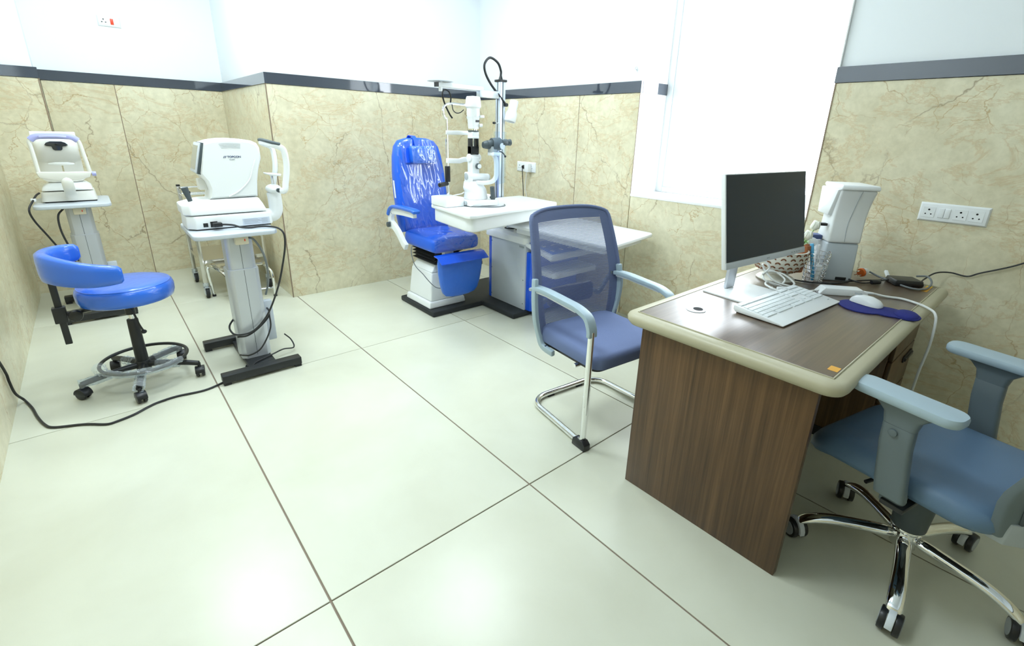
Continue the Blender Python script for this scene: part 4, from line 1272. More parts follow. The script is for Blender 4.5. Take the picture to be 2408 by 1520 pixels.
MB().tube([(1.90, 2.90, TZ + .062), (1.92, 2.88, TZ + .07), (1.95, 2.87, TZ + .075), (1.965, 2.86, TZ + .088)], .004, 8, 5).build('lamp_cable', 'cordw', t)

t.location += Vector((-.061, -.085, .015))

# ================================================================== VISITOR CHAIR (front = local -y)
t = thing('visitor_chair', 'blue mesh-back cantilever visitor chair with chrome sled frame', 'chair', (1.716, 1.352, 0), math.radians(-6))
B = dict(world=False)
arc_ = [(-.238 + .10 - .10 * math.cos(a_), .135 + .10 * math.sin(a_), .018) for a_ in [PI / 2 * k_ / 6 for k_ in range(7)]]
path = [(-.262, -.205, .57), (-.262, -.205, .022)] + arc_ + [(-x, y, z) for x, y, z in reversed(arc_)] + [(.262, -.205, .022), (.262, -.205, .57)]
fr = MB().tube(path, .0145, 12, fl=.055).build('sled_frame', 'chrome', t, **B)
for x in (-.262, .262):
    MB().prism([(-.235, 0), (-.15, 0), (-.155, .036), (-.215, .046), (-.235, .03)], 'x', x - .019, x + .019).build('rubber_foot', 'black', t, bev=.004, **B)
for x in (-.2, .2):
    MB().box(x * .5 - .02, x * .5 + .02, .222, .248, 0, .006).build('glide_pad', 'black', t, **B)
MB().cyl((-.25, -.10, .365), (.25, -.10, .365), .0105, n=12).build('seat_tube', 'chrome', t, **B)
MB().cyl((-.25, .12, .365), (.25, .12, .365), .0105, n=12).build('seat_tube', 'chrome', t, **B)
rg = []
for z, ins in ((.378, .02), (.386, .003), (.40, 0), (.425, 0), (.442, .006), (.45, .022)):
    rg.append([(x, y, z) for x, y in rrect(-.24 + ins, .24 - ins, -.235 + ins, .215 - ins, .05, 6)])
for k in (.7, .3, .04):
    rg.append([(x * k, y * k - .01 * (1 - k), .45 + .006 * (1 - k)) for x, y in rrect(-.218, .218, -.213, .193, .05, 6)])
MB().loft(rg).build('seat', 'seatf', t, ang=50, **B)
MB().prism(rrect(-.225, .225, -.21, .20, .04), 'z', .366, .380).build('seat_pan', 'black', t, bev=.003, **B)


def vb(u, v):
    """mesh back surface, u -1..1 across, v 0..1 up"""
    z = .40 + v * .60
    w = (.242 + .038 * math.sin(min(1, v / .42) * PI / 2)) if v < .42 else .280 - .036 * ((v - .42) / .58) ** 1.2
    y = .205 + .02 * math.sin(v * PI * 1.0) * -1.6 + v * .125
    if v > .90:
        kk = (v - .90) / .10
        z = .94 + .055 * math.sin(kk * PI / 2) * (1 - .42 * abs(u) ** 4)
        w *= 1 - .045 * (1 - math.cos(kk * PI / 2))
    return Vector((u * w + .006, y - .045 * u * u, z))


def patch(u0, u1, v0, v1, nu, nv, off=0.):
    m = MB()
    m.loft([[vb(u0 + (u1 - u0) * i / nu, v0 + (v1 - v0) * j / nv) + Vector((0, off, 0)) for i in range(nu + 1)] for j in range(nv + 1)], caps=False, closed_u=False)
    return m


patch(-.80, .80, .30, .90, 16, 16).build('mesh_panel', 'net', t, ang=80, **B)
patch(-.88, .88, .0, .30, 16, 8).build('lower_mesh', 'net', t, ang=80, **B)
bo = patch(-1, -.80, .0, 1, 4, 24)
for a in ((.80, 1, 0, 1, 4, 24), (-.80, .80, .90, 1, 16, 4)):
    m2 = [[vb(a[0] + (a[1] - a[0]) * i / a[4], a[2] + (a[3] - a[2]) * j / a[5]) for i in range(a[4] + 1)] for j in range(a[5] + 1)]
    bo.loft(m2, caps=False, closed_u=False)
bo.build('mesh_border', 'netedge', t, ang=80, **B)
ol = [vb(-1, i / 24) for i in range(25)] + [vb(-1 + 2 * i / 20, 1) for i in range(1, 20)] + [vb(1, 1 - i / 24) for i in range(25)]
MB().tube(ol, .0095, 10, 1, flat=(1, 1.2)).build('back_frame', 'netedge', t, **B)
MB().tube([vb(-.98, 0), vb(0, 0), vb(.98, 0)], .011, 10, 6).build('back_frame', 'mgrey', t, **B)
rg = []
for dy in (.012, .028):
    rg.append([Vector((x, .205 + dy + .02 - .045 * (x / .29) ** 2, z)) for x, z in rrect(-.15, .15, .515, .615, .03, 4)])
MB().loft(rg).build('lumbar_support', 'black', t, bev=.004, **B)
for s in (-1, 1):
    MB().tube([(s * .16, .235, .56), (s * .20, .235, .54), (s * .23, .22, .60), (s * .25, .20, .66)], .012, 8, 5).build('lumbar_arm', 'mgrey', t, **B)
    MB().bar([(s * .275, .178, .70), (s * .283, .165, .60), (s * .272, .165, .50), (s * .25, .165, .42), (s * .243, .14, .365), (s * .24, .06, .355)], .022, .030, k=5, up=(0, 1, 0)).build('back_spine', 'bgrey', t, bev=.005, **B)
    MB().bar([(s * .268, .185, .655), (s * .268, .10, .660), (s * .266, -.12, .648), (s * .263, -.185, .625), (s * .262, -.206, .575), (s * .262, -.207, .545)], .046, .021, fl=.035, up=(0, 0, 1)).build('arm_rest', 'bgrey', t, bev=.004, seg=2, **B)
    MB().bar([(s * .268, .17, .642), (s * .268, .08, .645), (s * .266, -.12, .633)], .034, .010).build('arm_strip', 'offwhite', t, bev=.002, **B)
    MB().cyl((s * .245, .19, .648), (s * .296, .19, .648), .008, n=12).build('arm_bolt', 'chrome', t, **B)

# ================================================================== DESK
DZ = .725
t = thing('office_desk', 'walnut desk with rounded beige edge standing by the window wall', 'desk', (2.12, .64, 0))
x0, x1, y0, y1 = 1.388, 2.852, .268, 1.002
rg = []
for z, ins in ((.676, .028), (.682, .011), (.695, .002), (.708, 0), (.7185, .005), (.7245, .015), (.7245, .044)):
    rg.append([(x, y, z) for x, y in rrect(x0 + ins, x1 - ins, y0 + ins, y1 - ins, .055 - ins * .6, 8)])
MB().loft(rg).build('edge_band', 'beige', t, ang=50)
MB().prism(rrect(x0 + .045, x1 - .045, y0 + .045, y1 - .045, .012), 'z', .69, .7265).build('top_panel', 'woodx', t, bev=.002)
rm = [(x0 + .043, y0 + .043), (x1 - .043, y0 + .043), (x1 - .043, y1 - .043), (x0 + .043, y1 - .043)]
MB().tube([(x, y, .7255) for x, y in rm], .0028, 8, 1, closed=True).build('inlay_bead', 'beige', t)
MB().box(1.418, 1.446, .332, .925, 0, .677).build('end_panel', 'woodz', t, bev=.0015)
MB().box(1.446, 2.39, .885, .905, .16, .677).build('modesty_panel', 'woodz', t, bev=.0015)
pd = MB().box(2.392, 2.83, .352, .86, .05, .677).build('drawer_pedestal', 'woodz', t, bev=.0015)
MB().box(2.386, 2.825, .365, .86, .0, .052).build('plinth', 'black', t, bev=.0015)
for za, zb in ((.055, .25), (.258, .453), (.461, .662)):
    dr = MB().box(2.412, 2.828, .335, .351, za, zb).build('drawer_front', 'woodz', t, bev=.002)
    MB().box(2.645, 2.785, .322, .335, zb - .058, zb - .04).box(2.64, 2.79, .328, .335, zb - .065, zb - .033).build('drawer_handle', 'black', dr, bev=.003)
g = MB().lathe([(.018, 0), (.036, 0), (.036, .002), (.030, .0035), (.018, .0035)], (1.625, .838, .7265), 28).build('cable_grommet', 'offwhite', t)
MB().lathe([(.001, 0), (.018, 0), (.018, .0015), (.001, .0010)], (1.630, .832, .7296), 20).build('grommet_hole', 'hole', g)
MB().obox((1.497, .330, .7269), (.036, .026, .0006)).build('maker_sticker', 'gsticker', t)
MB().obox((2.735, .338, .7269), (.12, .022, .0006)).build('maker_sticker', 'gsticker', t)
MB().obox((2.785, .338, .7272), (.03, .022, .0006)).build('maker_sticker', 'yellow', t)
DT = .7266

# monitor
t = thing('computer_monitor', 'slim white-framed computer monitor with dark blank screen', 'monitor', (1.985, .86, DT), math.radians(-5.7))
Mr = Matrix.Rotation(math.radians(5.7), 3, 'Z')
o_ = Mr @ (Vector((1.979, .749, .885)) - Vector((1.985, .86, DT)))
TL = .18
mm = Matrix.Translation(o_) @ Matrix.Rotation(-TL, 4, 'X')
MB(mm).box(-.295, .295, 0, .018, 0, .345).build('housing', 'white', t, bev=.003, **B)
MB(mm).box(-.289, .289, -.0015, .0, .026, .341).build('screen', 'screen', t, **B)
MB(mm).box(-.295, .295, -.003, .0, 0, .024).build('chin_bar', 'offwhite', t, bev=.001, **B)
MB(mm).box(-.2, .2, .018, .045, .05, .26).build('rear_shell', 'white', t, bev=.012, **B)
for i in range(4):
    MB(mm).box(.18 + i * .02, .188 + i * .02, -.0036, -.003, .010, .013).build('menu_button', 'inkg', t, **B)
text('brand_lettering', 'acer', .012, 'inkg', t, mm @ Matrix.Translation((-.015, -.0031, .008)) @ Euler((PI / 2, 0, 0)).to_matrix().to_4x4(), world=False)
MB().bar([(-.005, .03, .008), (-.005, .025, .12), (-.005, -.005, .24)], .062, .014, up=(0, 1, 0)).build('stand_neck', 'silver', t, bev=.003, **B)
MB().prism(rrect(-.135, .135, -.11, .07, .008), 'z', 0, .007).build('stand_foot', 'white', t, bev=.0015, **B)

# keyboard
KA = math.atan2(-.034, .47)
t = thing('keyboard', 'white computer keyboard with palm rest on the desk', 'keyboard', (1.945, .629, DT), KA)
MB().prism([(-.093, .002), (-.096, .008), (-.03, .017), (.094, .030), (.094, .012), (.085, .004)], 'x', -.236, .236).build('case', 'white', t, bev=.004, **B)
MB().prism([(-.085, 0), (-.085, .003), (.085, .006), (.085, 0)], 'x', -.225, .225).build('case_bottom', 'dgrey', t, **B)
slope = math.atan2(.013, .124)
km = MB(Matrix.Rotation(slope, 4, 'X')).box(-.0091, .0091, -.0088, .0088, 0, .0045).build('key', 'key', t, bev=.0012, seg=1, **B)
kd = km.data
bpy.data.objects.remove(km)
def keyz(y): return .0165 + (y + .03) * .105
for r_ in range(6):
    y = .078 - r_ * .0205 if r_ == 0 else .072 - r_ * .0190
    cols = [(-.218 + i * .0192, 1.) for i in range(15)] + [(.083 + i * .0192, 1.) for i in range(3)] + [(.155 + i * .0192, 1.) for i in range(4)]
    if r_ == 5:
        cols = [(-.215, 1.2), (-.192, 1.2), (-.168, 1.2), (-.09, 6.), (-.012, 1.2), (.012, 1.2), (.036, 1.2), (.055, 1.)] + cols[15:]
    if r_ == 3:
        cols = cols[:15] + cols[18:]
    if r_ == 4:
        cols = cols[:15] + [cols[16]] + cols[18:]
    for x, s in cols:
        k_ = bpy.data.objects.new('key', kd)
        COL.objects.link(k_)
        k_.parent = t
        k_.location = (x, y, keyz(y))
        k_.scale = (s, 1, 1)
MB().box(.198, .212, -.062, -.056, .0125, .0131).build('keyboard_mark', 'inkg', t, **B)

# mouse pad and mouse
pts = []
for i in range(40):
    a = 2 * PI * i / 40
    pts.append((.083 * math.cos(a), .055 + .080 * math.sin(a)))
pts = [(x * (1 if y > .01 else 1 - .0 * (y)), y) for x, y in pts]
blob = []
for i in range(48):
    a = 2 * PI * i / 48
    r = Vector((math.cos(a), math.sin(a)))
    best = 0
    for cx_, cy_, rr, ry in ((0, .055, .085, .08), (0, -.03, .062, .06), (0, -.085, .058, .045)):
        for s in range(80):
            tt = s * .002
            px, py = r.x * tt - cx_, r.y * tt - cy_
            if (px / rr) ** 2 + (py / ry) ** 2 <= 1:
                best = max(best, tt)
    blob.append((r.x * best, r.y * best))
t = thing('mouse_pad', 'dark blue mouse pad with wrist rest at the desk edge', 'mouse pad', (2.20, .392, DT), math.radians(8))
MB().prism(blob, 'z', 0, .005).build('pad', 'navy', t, bev=.001, **B)
MB().ell((0, -.085, .006), (.054, .038, .014)).build('wrist_rest', 'navy', t, **B)
t = thing('computer_mouse', 'white computer mouse on the dark blue pad', 'mouse', (2.235, .445, DT + .0055), math.radians(-14))
rg = []
for i, (y, w, h) in enumerate(((-.058, .006, .006), (-.054, .020, .016), (-.040, .029, .027), (-.015, .0315, .034), (.015, .030, .033), (.04, .027, .025), (.053, .021, .015), (.057, .008, .007))):
    rg.append([(w * math.cos(a) * (1 if math.sin(a) > 0 else .95), y, .001 + (h * math.sin(a) if math.sin(a) > 0 else 0)) for a in [2 * PI * j / 20 for j in range(20)]])
MB().loft(rg).build('shell', 'white', t, ang=60, **B)
MB().box(-.0006, .0006, .018, .05, .027, .0335).build('button_split', 'greyc', t, **B)
MB().cyl((-.003, .028, .029), (.003, .028, .029), .007, n=14).build('scroll_wheel', 'greyc', t, **B)

# white laptop-style adapter and its cords
t = thing('white_power_brick', 'white rectangular power brick with white cords behind the mouse', 'power adapter', (2.315, .558, DT))
aa = math.atan2(-.150, .125)
mr = Matrix.Translation((2.315, .558, DT)) @ Matrix.Rotation(aa, 4, 'Z')
MB(mr).prism([(-.095, .0), (-.095, .006), (-.075, .030), (.07, .030), (.095, .012), (.095, 0)], 'y', -.028, .028).build('brick', 'white', t, bev=.003)
MB(mr).cyl((.09, 0, .012), (.125, 0, .012), .009, .005, 12).build('strain_relief', 'white', t)
DTc = DT + .005
MB().tube([(2.395, .462, DT + .012), (2.42, .42, DTc), (2.44, .37, DTc), (2.42, .315, DTc), (2.385, .275, DTc), (2.35, .245, .725), (2.33, .232, .69), (2.32, .228, .60), (2.30, .232, .50), (2.32, .235, .42), (2.34, .24, .33), (2.33, .24, .2), (2.31, .24, .05), (2.27, .22, .006), (2.2, .1, .006)], .0048, 8, 6).build('cord', 'cordw', t)
MB().tube([(2.255, .625, DT + .012), (2.215, .66, DTc), (2.17, .70, DTc), (2.13, .735, DTc), (2.12, .77, DTc), (2.15, .775, DTc)], .004, 8, 6).build('cord', 'cordw', t)
t = thing('coiled_cable', 'tangled white cable with plug below the monitor', 'cable', (2.16, .78, DT))
MB().tube([(2.13, .72, DTc), (2.10, .735, DT + .012), (2.115, .79, DT + .02), (2.17, .80, DT + .02), (2.20, .74, DTc), (2.24, .72, DT + .02), (2.245, .78, DT + .05), (2.20, .83, DT + .055), (2.16, .82, DT + .03), (2.19, .77, DT + .008), (2.235, .76, DT + .03), (2.225, .82, DT + .06), (2.165, .83, DT + .05), (2.145, .80, DT + .09), (2.13, .82, DT + .12)], .0042, 8, 6).build('cable', 'cordw', t)
MB().tube([(2.24, .68, DTc), (2.20, .725, DTc + .01), (2.165, .775, DT + .03), (2.155, .82, DT + .07), (2.14, .83, DT + .10)], .0042, 8, 6).build('cable', 'cordw', t)
MB().cyl((2.125, .745, DT + .011), (2.155, .715, DT + .011), .010, n=12).build('plug', 'white', t, bev=.002)

# lattice bowl with flower pot
t = thing('lattice_bowl', 'cream openwork bowl with brown scalloped openings behind the monitor', 'bowl', (2.325, .835, DT))
BX, BY = 2.325, .835
MB().lathe([(.001, 0), (.078, 0), (.082, .006), (.074, .014), (.055, .020), (.050, .028), (.085, .050), (.105, .080), (.115, .115), (.117, .145), (.112, .146), (.108, .115), (.098, .082), (.08, .058), (.04, .036), (.001, .034)], (BX, BY, DT), 40).build('bowl', 'ceramic', t, ang=50)
cm = MB()
for r_ in range(5):
    zz = .052 + r_ * .020
    rad = {0: .0885, 1: .1005, 2: .1085, 3: .1135, 4: .1165}[r_]
    for i in range(18):
        a = 2 * PI * (i + .5 * (r_ % 2)) / 18
        dr_ = Vector((math.cos(a), math.sin(a), 0))
        tg = Vector((-math.sin(a), math.cos(a), 0))
        upv = (Vector((0, 0, 1)) + dr_ * (.9, .55, .3, .15, .05)[r_]).normalized()
        nr = tg.cross(upv)
        if nr.dot(dr_) < 0:
            nr = -nr
        cc = Vector((BX, BY, DT + zz)) + dr_ * (rad + .0)
        o1 = [cc + tg * math.cos(b_) * .0115 + upv * math.sin(b_) * .0105 for b_ in [PI * k / 8 for k in range(9)]]
        o2 = [cc + tg * math.cos(b_) * .0060 + upv * (math.sin(b_) * .0045) for b_ in [PI - PI * k / 8 for k in range(9)]]
        poly = o1 + o2
        cm.loft([[p - nr * .004 for p in poly], [p + nr * .0022 for p in poly]])
cm.build('scalloped_openings', 'brown', t)
t = thing('flower_pot', 'small terracotta pot with white tulips and green leaves', 'flower pot', (2.400, .782, DT + .035))
FX, FY_ = 2.400, .782
MB().lathe([(.001, .0), (.030, .0), (.040, .10), (.047, .102), (.047, .128), (.041, .128), (.038, .115), (.001, .112)], (FX, FY_, DT + .037), 24).build('pot', 'clay', t, ang=40)
def stem_of(dx, dy, h, kind):
    base_ = Vector((FX, FY_, DT + .15))
    tip = base_ + Vector((dx, dy, h))
    st = MB().tube([base_, base_ + Vector((dx * .3, dy * .3, h * .5)), tip], .0025, 8, 5).build('flower_stem', 'leaf', t)
    if kind:
        rg_ = [(.001, -.004), (.010, .0), (.0155, .012), (.0165, .022), (.013, .034), (.005, .040), (.001, .041)]
        MB().lathe(rg_, tip, 14).build('bloom', 'petal', st, ang=60)
        for a in (0.5, 2.6, 4.7):
            MB().ell(tip + Vector((math.cos(a) * .014, math.sin(a) * .014, .022)), (.006, .010, .020), 10, 6, (math.sin(a) * -.35, math.cos(a) * .35, a)).build('petal', 'petal', st)
for a in ((.03, -.035, .085, 1), (.01, -.02, .04, 1), (-.02, .03, .08, 1)):
    stem_of(*a)
for dx, dy, h in ((.035, -.04, .035), (.055, -.05, .018), (-.03, .02, .04), (.0, -.035, .02), (.03, .03, .04)):
    b_ = Vector((FX, FY_, DT + .15))
    tp = b_ + Vector((dx, dy, h))
    sdv = Vector((-dy, dx, 0)).normalized() * .011
    mid = (b_ + tp) / 2 + Vector((0, 0, .022))
    MB().loft([[b_ - sdv * .3, b_ + sdv * .3], [mid - sdv, mid + sdv], [tp - sdv * .15, tp + sdv * .15]], caps=False, closed_u=False).build('leaf', 'leaf', t)

# wire pen basket
t = thing('pen_basket', 'round chrome wire pen basket holding pens and small packs', 'basket', (2.435, .712, DT))
PX, PY = 2.435, .712
for i, z in enumerate((.003, .022, .041, .060, .079, .098, .117, .134)):
    MB().torus((PX, PY, DT + z), .040 + .012 * z / .134 * 1.0, .0014, 28, 6).build('wire_ring', 'chrome', t)
for i in range(14):
    a = 2 * PI * i / 14
    d_ = Vector((math.cos(a), math.sin(a), 0))
    MB().cyl(Vector((PX, PY, DT + .002)) + d_ * .040, Vector((PX, PY, DT + .136)) + d_ * .052, .0013, n=6).build('wire', 'chrome', t)
for k, z in enumerate((.02, .036, .052, .068, .084, .10, .116, .132)):
    MB().torus((PX + .043, PY - .028 - z * .04, DT + z), .008, .0018, 12, 6, Euler((.4, PI / 2, 0)).to_matrix()).build('wire_curl', 'chrome', t)
def pen(name, label, a, b, r, m_):
    o = MB().cyl(a, b, r, n=10).build(name, m_, loc=a, bev=r * .3)
    return tag(o, label, 'pen')
pen('toothbrush_pack', 'light blue long pack leaning in the wire basket', (PX - .012, PY - .005, DT + .006), (PX - .03, PY + .025, DT + .175), .0085, 'lblue')
pen('white_pen', 'thick white pen standing upright in the wire basket', (PX + .02, PY - .0, DT + .006), (PX + .03, PY + .012, DT + .165), .006, 'paper')
o = MB().obox((PX - .012, PY - .02, DT + .045), (.030, .022, .07), (0, .1, .4)).build('printed_pack', 'paper', loc=(PX - .012, PY - .02, DT + .01), bev=.001)
tag(o, 'small white printed pack at the bottom of the wire basket', 'pack')
MB(Matrix.Translation((PX - .012, PY - .02, DT + .045)) @ Euler((0, .1, .4)).to_matrix().to_4x4()).box(-.012, .012, -.0117, -.011, -.022, .02).build('pack_print', 'ink', o)

# lensmeter seen from behind
LO = Vector((2.522, .645, DT))
wv_ = Vector((.613, -.79, 0))
la_ = math.atan2(wv_.y, wv_.x)
t = thing('lensmeter', 'pale grey desktop lensmeter with curved overhanging head by the wall', 'lensmeter', LO, la_)
lw = lambda d0, d1, w, z: [(-w / 2, d0, z), (w / 2, d0, z), (w / 2, d1, z), (-w / 2, d1, z)]
MB().loft([lw(0, .16, .140, 0), lw(.002, .15, .138, .10), lw(.004, .14, .134, .178)]).build('lower_body', 'shell', t, bev=.008, seg=3, **B)
MB().loft([lw(-.004, .135, .136, .179), lw(-.004, .13, .136, .22), lw(-.002, .12, .136, .265), lw(-.004, .115, .137, .305), lw(-.011, .115, .139, .345), lw(-.023, .12, .143, .385), lw(-.037, .125, .148, .418)]).build('upper_body', 'white', t, bev=.010, seg=3, ang=50, **B)
MB().loft([lw(-.042, .13, .152, .418), lw(-.044, .15, .154, .428), lw(-.039, .15, .148, .440)]).build('head_cover', 'white', t, bev=.005, seg=3, **B)
MB().loft([[(-.087, .02, .30), (-.060, .02, .30), (-.060, .14, .30), (-.087, .14, .30)], [(-.085, -.03, .42), (-.06, -.03, .42), (-.06, .15, .42), (-.087, .15, .42)]]).build('head_cheek', 'white', t, bev=.006, **B)
MB().tube([(.0, -.0045, .185), (-.004, -.0045, .24), (-.002, -.004, .28), (.003, -.0065, .315), (.006, -.0135, .35), (.009, -.0255, .388), (.011, -.038, .416)], .0009, 6, 4).build('shell_seam', 'inkg', t, **B)
MB().box(-.115, -.075, .02, .05, .25, .262).build('side_lever', 'black', t, bev=.002, **B)
MB().box(.068, .078, .04, .06, .205, .23).build('side_lever', 'black', t, bev=.002, **B)
MB().box(-.20, -.07, .06, .12, .18, .20).build('lens_table', 'ink', t, bev=.003, **B)
MB().cyl((-.11, .05, .165), (-.11, .11, .165), .022, n=18).build('lens_support', 'white', t, bev=.004, **B)
MB().box(.0, .045, -.0025, .003, .006, .020).build('cable_socket', 'black', t, bev=.001, **B)

# black adapter, its cords, and the orange-pinned plug
t = thing('black_power_brick', 'flat black power brick with cords on the far end of the desk', 'power adapter', (2.735, .425, DT))
mr = Matrix.Translation((2.735, .425, DT)) @ Matrix.Rotation(math.atan2(-.102, .081), 4, 'Z')
MB(mr).prism([(-.056, .0), (-.06, .009), (-.054, .028), (.054, .028), (.06, .009), (.056, 0)], 'y', -.044, .044).build('brick', 'black', t, bev=.003)
MB().tube([(2.69, .475, DT + .018), (2.65, .515, DT + .006), (2.60, .53, DT + .005), (2.565, .555, DT + .006), (2.555, .60, DT + .014)], .0035, 8, 6).build('cord', 'cordb', t)
MB().cyl((2.60, .52, DT + .011), (2.635, .495, DT + .011), .0105, n=14).build('ferrite_bead', 'black', t, bev=.003)
MB().tube([(2.69, .50, DT + .01), (2.62, .56, DT + .005), (2.53, .60, DT + .005), (2.45, .63, DT + .005), (2.38, .70, DT + .005), (2.36, .76, DT + .005), (2.34, .80, DT + .012)], .0035, 8, 6).build('cord', 'cordb', t)
MB().tube([(2.78, .37, DT + .018), (2.84, .37, DT + .02), (2.90, .345, DT + .045), (2.945, .30, DT + .05), (2.95, .24, DT + .045), (2.95, .20, DT + .07), (2.95, .12, DT + .115), (2.95, .07, DT + .15), (2.95, .0, DT + .21), (2.95, -.06, DT + .27)], .0035, 8, 6).build('cord', 'cordb', t)
t = thing('mains_plug', 'white three-pin plug with orange face and grey cord on the desk', 'plug', (2.70, .59, DT))
pc = Vector((2.70, .585, DT + .026))
px_ = Vector((-.86, .42, -.15)).normalized()
MB().cyl(pc, pc + px_ * .012, .021, .020, 18).build('plug_face', 'orange', t, bev=.002)
MB().cyl(pc - px_ * .03, pc, .012, .023, 18).build('plug_body', 'white', t, bev=.003)
pp = px_.cross(Vector((0, 0, 1))).normalized()
for u, v, rr in ((0, .010, .0033), (-.009, -.008, .0026), (.009, -.008, .0026)):
    b0 = pc + px_ * .012 + pp * u + Vector((0, 0, v))
    MB().cyl(b0, b0 + px_ * .022, rr, n=10).build('pin', 'chrome', t)
MB().tube([pc - px_ * .028, pc - px_ * .05 + Vector((0, 0, -.01)), (2.735, .52, DT + .012), (2.70, .45, DT + .007), (2.66, .40, DT + .007), (2.66, .355, DT + .007), (2.72, .335, DT + .007), (2.79, .335, DT + .02), (2.83, .36, DT + .035), (2.82, .40, DT + .03)], .0042, 8, 6).build('cord', 'cordg', t)
t = thing('loose_plug', 'small white connector lying behind the black power brick', 'connector', (2.838, .515, DT))
MB().obox((2.838, .515, DT + .012), (.04, .014, .012), (0, -.5, .6)).build('connector', 'white', t, bev=.002)
MB().tube([(2.825, .505, DT + .006), (2.80, .49, DT + .004), (2.78, .48, DT + .004)], .003, 8, 4).build('lead', 'cordw', t)

# ================================================================== OFFICE CHAIR (front = local +y)
t = thing('office_chair', 'grey and blue swivel office chair with chrome five-star base', 'chair', (1.795, .086, 0), math.radians(-13))
MB().cyl((0, 0, .085), (0, 0, .150), .036, .034, 24).build('hub', 'chrome', t, bev=.004, **B)
MB().cyl((0, 0, .150), (0, 0, .163), .046, n=28).build('hub_ring', 'chrome', t, bev=.002, **B)
MB().cyl((0, 0, .163), (0, 0, .285), .047, .054, 28).build('column_cover', 'dgrey', t, bev=.002, **B)
MB().cyl((0, 0, .27), (0, 0, .36), .022, n=20).build('gas_piston', 'blackm', t, **B)
for i in range(5):
    ar = math.radians(45 + 13 + 72 * i)
    u_ = Vector((math.cos(ar), math.sin(ar), 0))
    s_ = Vector((-math.sin(ar), math.cos(ar), 0))
    rg = []
    for r, z, w, h in ((.02, .122, .024, .020), (.09, .118, .022, .018), (.16, .112, .021, .0165), (.215, .105, .022, .017), (.262, .090, .023, .017), (.295, .072, .021, .015), (.308, .060, .016, .010)):
        rg.append([u_ * r + Vector((0, 0, z)) + s_ * math.cos(q_) * w + Vector((0, 0, 1)) * math.sin(q_) * h for q_ in [2 * PI * j / 16 for j in range(16)]])
    lg = MB().loft(rg).build('base_leg', 'chrome', t, ang=70, **B)
    lg.modifiers.new('smooth', 'SUBSURF').levels = 1
    lg.modifiers['smooth'].render_levels = 2
    r = .035
    cx_, cy_ = u_.x * .305, u_.y * .305
    tt = ar + (1.1, .5, 1.45, .35, 1.8)[i]
    co = caster(t, cx_, cy_, tt, r, 'black', 'greyc', 'offwhite', False, .009, (.0105, .027))
    MB().cyl((cx_, cy_, .05), (cx_, cy_, .072), .007, n=10).build('caster_stem', 'chrome', lg, **B)
MB().box(-.09, .09, -.12, .12, .335, .395).build('tilt_mechanism', 'black', t, bev=.010, **B)
MB().cyl((-.09, .06, .35), (-.18, .08, .34), .006, n=10).build('height_lever', 'black', t, **B)
rg = []
def seatp(z, ins, k=1.):
    o = []
    for x, y in rrect(-.245 + ins, .245 - ins, -.235 + ins, .265 - ins, .09, 8):
        fz = z
        if y > .12:
            fz -= .045 * ((y - .12) / .145) ** 2
        o.append((x * k, (y - .01) * k + .01, fz))
    return o
for z, ins in ((.395, .03), (.402, .008), (.42, 0), (.445, .002), (.462, .014), (.470, .035)):
    rg.append(seatp(z, ins))
for k in (.75, .4, .05):
    rg.append([(x * k, (y - .01) * k + .01, .470 - (.470 - z) * k * k - .006 * (1 - k)) for x, y, z in seatp(.470, .035)])
MB().loft(rg).build('seat', 'leather', t, ang=60, **B)
MB().prism(rrect(-.21, .21, -.2, .21, .06), 'z', .385, .398).build('seat_pan', 'black', t, bev=.003, **B)
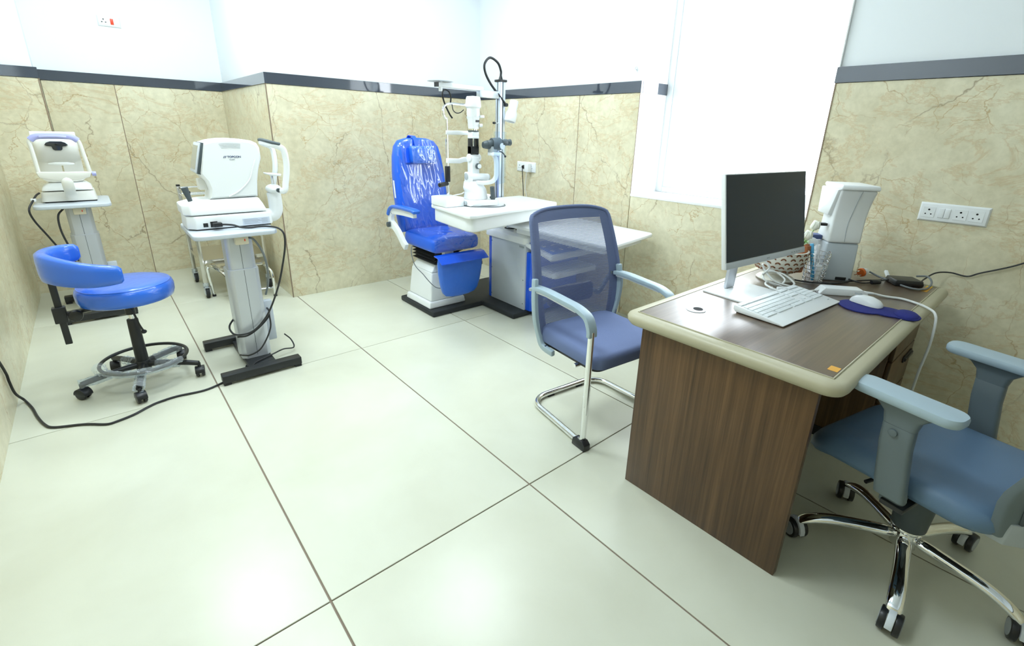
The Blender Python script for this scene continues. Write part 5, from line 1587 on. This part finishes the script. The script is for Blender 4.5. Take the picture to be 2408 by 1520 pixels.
for s in (-1, 1):
    x = s * .282
    MB().loft([[(x + a, y, z) for a, y in rrect(-.017, .017, -.042 + dy, .036 + dy, .012, 4)] for z, dy in ((.405, -.018), (.45, -.01), (.56, .005), (.62, .008))]).build('arm_sleeve', 'mgrey', t, bev=.003, **B)
    MB().loft([[(x * .90 + a, y, z) for a, y in rrect(-.017, .017, -.05, .01, .012, 4)] for z in (.372, .410)]).build('arm_link', 'mgrey', t, **B)
    MB().box(min(x, s * .10), max(x, s * .10), -.06, .0, .368, .384).build('arm_bracket', 'black', t, bev=.004, **B)
    MB().loft([[(x + a * k, y, z) for a, y in rrect(-.016, .016, -.034 - e_, .044 + e_, .012, 4)] for z, e_, k in ((.62, 0, 1), (.650, .006, 1.0), (.672, .028, 1.1), (.684, .055, 1.2))]).build('arm_upright', 'mgrey', t, **B)
    MB().cyl((x - s * -.016, .01, .60), (x - s * -.023, .01, .60), .011, n=16).build('arm_button', 'mgrey', t, bev=.002, **B)
    rg = []
    for z, k in ((.684, .90), (.690, .99), (.702, 1.0), (.709, .94), (.711, .6)):
        rg.append([(x + a * k, .01 + y * (1 - (1 - k) * .35), z) for a, y in rrect(-.045, .045, -.130, .130, .034, 7)])
    MB().loft(rg).build('arm_pad', 'bgrey', t, ang=50, **B)


def ob(u, v, d=0.):
    z = .405 + v * .58
    w = .20 + .035 * math.sin(min(1., v / .35) * PI / 2)
    y = -.258 - max(0., v - .22) * .20
    return Vector((u * w, y + .055 * u * u - .0 - d, z))


def osheet(us, vs, d):
    return [[ob(u, v, d) for u in us] for v in vs]


us = [-1 + 2 * i / 14 for i in range(15)]
vs = [i / 16 for i in range(17)]
ring = []
m = MB()
for v in vs:
    ring.append([ob(u, v, 0) for u in us] + [ob(u, v, .024 + .02 * (1 - abs(u))) for u in reversed(us)])
m.loft(ring)
m.build('back_shell', 'mgrey', t, bev=.006, ang=45, **B)
patchm = MB().loft(osheet([u * .80 for u in us], [.30 + .64 * i / 12 for i in range(13)], -.004), caps=False, closed_u=False)
patchm.build('back_mesh', 'netedge', t, ang=80, **B)
MB().loft([[ob(u * .84, v, .0255 + .02 * (1 - abs(u) * .84)) for u in us] + [ob(u * .84, v, .031 + .02 * (1 - abs(u) * .84)) for u in reversed(us)] for v in (.08, .2, .35, .5, .7, .85)]).build('back_inset', 'dgrey', t, **B)
MB().cyl((-.155, -.285, .42), (-.155, -.30, .42), .008, n=12).build('back_screw', 'mgrey', t, **B)
for s in (-1, 1):
    MB().loft([[ob(s * (.97 - .05 * k), v, dd) for dd in (-.006, .03)] + [ob(s * (.74 - .05 * k), v, dd) for dd in (.05, -.004)] for k, v in ((0, -.03), (.3, .0), (.7, .05), (1.2, .09))]).build('back_hinge', 'greyc', t, bev=.003, **B)
MB().bar([(0, -.10, .365), (0, -.22, .36), (0, -.275, .40), (0, -.29, .50)], .09, .025, k=4).build('back_bracket', 'black', t, bev=.004, **B)
